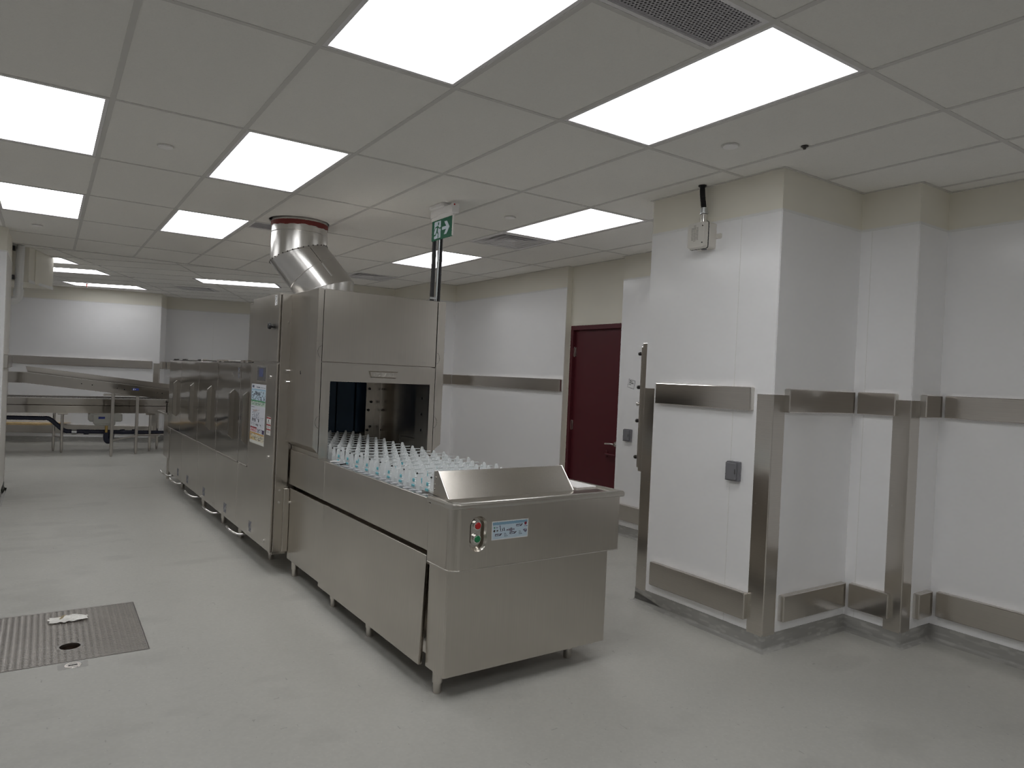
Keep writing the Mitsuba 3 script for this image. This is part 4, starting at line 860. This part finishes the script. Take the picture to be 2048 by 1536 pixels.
# ---- exhaust duct
k = thing('exhaust_duct', 'round sheet-metal exhaust duct with an elbow rising to the ceiling, red sealant on top', 'duct')
DU = np.array([.275, 3.24]); DL = np.array([.485, 3.10]); rd = .238
def ring_seg(p, q, r0, r1=None, cutp=None, cutq=None, n=40):
    """Tube between centres p, q whose ends lie in the given plane normals (mitred gore)."""
    p, q = np.array(p, float), np.array(q, float); t = (q - p) / np.linalg.norm(q - p); r1 = r1 or r0
    u = np.cross(t, [0, 1.0, 0]); u /= np.linalg.norm(u); w = np.cross(t, u); a = np.linspace(0, 2 * np.pi, n, endpoint=False)
    off = np.cos(a)[:, None] * u + np.sin(a)[:, None] * w
    def end(c, rr, nn):
        e = off * rr
        if nn is not None: e = e - t * ((e @ nn) / (t @ nn))[:, None]
        return c + e
    V = np.vstack([end(p, r0, cutp), end(q, r1, cutq)]); F = [[i, (i + 1) % n, n + (i + 1) % n, n + i] for i in range(n)]
    m = trimesh.Trimesh(V, trimesh.geometry.triangulate_quads(F), process=False); trimesh.repair.fix_normals(m); return m
P0 = np.array([*DU, H + .02]); P1 = np.array([*DU, 2.525]); P2 = np.array([*DL, 2.225]); P3 = np.array([*DL, ZT - .005])
t1 = np.array([0, 0, -1.0]); t2 = (P2 - P1) / np.linalg.norm(P2 - P1); nm1 = (t1 + t2) / np.linalg.norm(t1 + t2); nm2 = nm1
part(k, 'upper_collar', ring_seg(P0, P1, rd, cutq=nm1), 'm_duct', smooth=40)
part(k, 'elbow', ring_seg(P1, P2, rd, cutp=nm1, cutq=nm2), 'm_duct', smooth=40)
part(k, 'lower_collar', ring_seg(P2, P3, rd, cutp=nm2), 'm_duct', smooth=40)
def ring_band(c, tdir, nn, rr, r_tube, n=40, a0=0, a1=2 * math.pi):
    t = np.array(tdir); u = np.cross(t, [0, 1.0, 0]); u /= np.linalg.norm(u); w = np.cross(t, u); a = np.linspace(a0, a1, n)
    e = (np.cos(a)[:, None] * u + np.sin(a)[:, None] * w) * rr
    if nn is not None: e = e - t * ((e @ nn) / (t @ nn))[:, None]
    return np.array(c) + e, r_tube
for c, td, nn in ((P1, t2, nm1), (P2, t2, nm2), ((P1 + P2) / 2 + t2 * .02, t2, None), ((*DU, 2.70), t1, None)):
    pp, rt = ring_band(c, td, nn, rd, .0035); part(k, 'seam_bead', tube(pp, .0035, 6, cap=False), 'm_duct', smooth=40)
pp, _ = ring_band(P1, t2, nm1, rd + .002, 0, 36)
part(k, 'seam_rivets', cat([trimesh.creation.icosphere(1, .006).apply_translation(p_) for p_ in pp[:-1]]), 'm_dark_steel')
labels[f'{k}__seam_rivets'] = {'label': 'row of dark rivets along the elbow seam', 'kind': 'stuff'}
u_ = np.cross(t2, [0, 1.0, 0]); u_ /= np.linalg.norm(u_); w_ = np.cross(t2, u_)
for sg in ((.30, ), ):
    dirs = [u_ * math.cos(a) + w_ * math.sin(a) for a in np.linspace(0, 2 * math.pi, 72)]
    best = max(dirs, key=lambda v: v @ np.array([.10, -.99, .1])); best = best * rd
    part(k, 'long_seam', tube([P1 + t2 * .06 + best, P2 - t2 * .04 + best], .0022, 6), 'm_dark_steel', smooth=40)
    part(k, 'tape_strip', tube([(P1 + P2) / 2 + t2 * .04 + best * 1.004, P2 - t2 * .02 + best * 1.004], .009, 6), 'm_chrome', smooth=40)
tp_ = ring_seg((*DU, 2.792), (*DU, 2.752), rd + .003, n=48); v = tp_.vertices
v[48:, 2] += .008 * np.sin(np.arange(48) * 1.3) * np.cos(np.arange(48) * .7); tp_.vertices = v
part(k, 'sealant_band', tp_, 'm_redtape', smooth=40, label='smeared dark red sealant band under the ceiling')
# conduits behind the hood
for xx, yy, rr, mt, nmn, lab in ((.985, 2.06, .0165, 'm_black', 'conduit_pipe', 'thick black conduit rising behind the hood to the ceiling, left of three'), (1.025, 2.06, .0085, 'm_galv', 'conduit_pipe', 'thin bright metal conduit behind the hood, between the two black ones'), (1.053, 2.07, .0115, 'm_black', 'conduit_pipe', 'black conduit behind the hood, right of the bright metal one')):
    k = thing(nmn, lab, 'conduit')
    part(k, 'pipe', tube(smoothpath([(xx, yy, H + .02), (xx, yy, 2.4), (xx - .004, yy, 2.10), (xx - .006, yy, 1.90)], 3), rr, 14), mt, smooth=40)
    part(k, 'lower_elbow', tube(smoothpath([(xx - .006, yy, 1.92), (xx - .006, yy, 1.80), (xx - .03, yy, 1.745), (XR + .001, yy, 1.74 - rr)]), rr, 14), mt, smooth=40)
    if rr > .015:
        part(k, 'strap', cat(bx(xx - .028, xx + .030, yy - .022, yy - .012, 2.125, 2.145, .003)), 'm_galv')
        part(k, 'cable', tube(smoothpath([(xx + .022, yy + .02, H), (xx + .021, yy + .02, 2.5), (xx + .018, yy + .02, 2.06), (xx + .01, yy + .02, 1.8)], 3), .008, 10), 'm_blackmatte', smooth=40)
FRAME = np.eye(4)

# ------------------------------------------------------------------ conveyors in the far left room
def band_path(x0, x1, yf, sag, n=26):
    xs = np.linspace(x0, x1, n); u = (xs - x0) / (x1 - x0); return np.stack([xs, yf(xs) - sag * 4 * u * (1 - u)], 1)
k = thing('flat_conveyor', 'low stainless conveyor table with a dark belt in front of the back wall', 'conveyor')
pth = band_path(-3.6, .75, lambda x: 10.58 + 0 * x, .14)
def back(pth, d): return pth + np.array([0, d])
LZ = [(0, .645), (.020, .645), (.020, .765), (.004, .770), (.024, .775), (.024, .880), (0, .880)]
part(k, 'side_band', sweep_profile(pth, LZ, 1), 'm_door_steel')
part(k, 'top_lip', sweep_profile(pth, [(-.025, .876), (.028, .876), (.030, .888), (-.025, .888)], 1), 'm_steel_edge')
part(k, 'far_side', sweep_profile(back(pth, .52), [(0, .645), (.03, .645), (.03, .895), (0, .895)], 1), 'm_rail')
q = np.vstack([pth + [0, .01], (back(pth, .50))[::-1]]); part(k, 'belt', prism(Polygon(q), .862, .872), 'm_black')
part(k, 'pan', prism(Polygon(q), .65, .66), 'm_rail')
def leg(parent, x, y, top, r=.021):
    part(parent, 'leg', cat(lathe([(0, 0), (r * .55, 0), (r * .8, .02), (r * .8, .06), (0, .06)], (x, y, 0), 16), lathe([(0, .055), (r, .055), (r, top), (0, top)], (x, y, 0), 16)), 'm_rail', smooth=35)
for x, y in ((-1.325, 10.77), (-1.218, 10.53), (.045, 10.52), (.19, 10.78), (-2.6, 10.6), (-2.5, 10.85)): leg(k, x, y, .65)
for x, y in ((-1.218, 10.53), (.045, 10.52)): part(k, 'foot_bracket', bx(x - .07, x + .07, y - .03, y + .05, .615, .65, .004), 'm_rail')
part(k, 'cross_bar', cat(cyl((-1.325, 10.77, .25), (-1.218, 10.53, .25), .014, 12)), 'm_rail', smooth=40)
part(k, 'cross_bar', cat(cyl((-.20, 10.40, .28), (.55, 10.62, .28), .016, 12)), 'm_rail', smooth=40)
k = thing('inclined_conveyor', 'stainless inclined conveyor sloping down towards the dishwashing machine', 'conveyor')
def incl(x): return 1.233 - (x + 1.218) * .1085      # top edge height of the near side
xs0, xs1, yn, yb = -2.9, .80, 9.80, 10.16
def slope_side(y0, y1, dz0, dz1, x0=xs0, x1=xs1):
    zt = lambda x: incl(max(x, -1.72)) if x < -1.72 else incl(x)
    p_ = Polygon([(x0, incl(-1.72) + dz0), (-1.72, incl(-1.72) + dz0), (x1, incl(x1) + dz0), (x1, incl(x1) + dz1), (-1.72, incl(-1.72) + dz1), (x0, incl(-1.72) + dz1)])
    m = prism_y(p_, y0, y1); trimesh.repair.fix_normals(m); return m
part(k, 'near_side', slope_side(yn, yn + .03, -.158, 0), 'm_door_steel')
part(k, 'far_side', slope_side(yb, yb + .03, -.12, .088, -1.66), 'm_rail')
part(k, 'belt', slope_side(yn + .03, yb, -.06, -.045), 'm_blackmatte')
part(k, 'underside', slope_side(yn + .03, yb, -.155, -.145), 'm_rail')
part(k, 'edge_lip', slope_side(yn - .003, yn + .035, -.002, .006), 'm_steel_edge')
for xx, dz_ in ((-1.0, -.10), (-.86, -.10), (-.52, -.105), (-.42, -.11), (.05, -.10), (.12, -.10)): part(k, 'bolt', cyl((xx, yn, incl(xx) + dz_ + .03), (xx, yn - .006, incl(xx) + dz_ + .03), .009, 8), 'm_black')
part(k, 'maker_badge', cat(bx(-.31, -.215, yn - .004, yn + .002, incl(-.26) - .075, incl(-.26) - .040, .001)), 'm_blue', label='small blue badge')
part(k, 'badge_mark', cat(bx(-.298, -.283, yn - .005, yn - .003, incl(-.26) - .070, incl(-.26) - .046), bx(-.272, -.262, yn - .005, yn - .003, incl(-.26) - .066, incl(-.26) - .05)), 'm_white')
for x, y in ((-.570, 9.83), (-.200, 10.10)): leg(k, x, y, incl(x) - .14, .024)
part(k, 'leg_bracket', bx(-.70, -.14, 9.84, 9.9, incl(-.4) - .185, incl(-.4) - .155, .004), 'm_rail')
part(k, 'cross_bar', cyl((-.57, 9.83, .255), (-.20, 10.10, .30), .014, 12), 'm_rail', smooth=40)
k = thing('sink_trap', 'grey plastic grease box with a blue label under the flat conveyor', 'drain box')
part(k, 'upper_tray', bx(-.86, -.38, 10.42, 10.72, .505, .645, .02), 'm_graybox'); part(k, 'lower_tray', bx(-.78, -.48, 10.40, 10.68, .44, .52, .02), 'm_graybox')
part(k, 'face_panel', bx(-.80, -.55, 10.385, 10.42, .475, .625, .006), 'm_graybox'); part(k, 'blue_label', bx(-.725, -.635, 10.381, 10.386, .555, .59), 'm_blue')
part(k, 'brass_outlet', cyl((-.60, 10.52, .45), (-.60, 10.52, .30), .022, 16), 'm_brass', smooth=40)
part(k, 'trap_bend', tube(smoothpath([(-.60, 10.52, .32), (-.60, 10.52, .22), (-.57, 10.53, .17), (-.53, 10.55, .20), (-.52, 10.56, .30)]), .040, 16), 'm_drain', smooth=40)
k = thing('waste_pipe', 'dark plastic waste pipe running along under the flat conveyor', 'pipe')
part(k, 'pipe', tube([(-3.0, 10.9, .555), (-1.46, 10.62, .545)], .033, 16), 'm_drain', smooth=40)
part(k, 'offset', tube(smoothpath([(-1.47, 10.62, .545), (-1.38, 10.61, .53), (-1.20, 10.60, .36), (-1.10, 10.60, .335)]), .034, 16), 'm_drain', smooth=40)
part(k, 'pipe', tube([(-1.11, 10.60, .335), (.70, 10.56, .30)], .033, 16), 'm_drain', smooth=40)
for xx in (-1.05, -.88, -.36, -.18): part(k, 'coupling', tube([(xx - .035, 10.585, .325), (xx + .035, 10.585, .325)], .042, 16), 'm_drain' if xx > -.9 else 'm_galv', smooth=40)
k = thing('cardboard_sheet', 'tan cardboard sheet lying on the lower bumper rail of the back wall', 'cardboard')
pc = [tuple(WL + dirB * s - norB * d) for s, d in ((3.15, -.0), (3.15, .30), (3.75, .30), (4.02, .12), (4.06, .0))]
part(k, 'sheet', prism(Polygon(pc).buffer(0), .3165, .345), 'm_card')
part(k, 'torn_ply', prism(Polygon([tuple(WL + dirB * s - norB * d) for s, d in ((3.95, .002), (3.9, .14), (4.12, .10), (4.20, .03))]).buffer(0), .3455, .352), 'm_card')
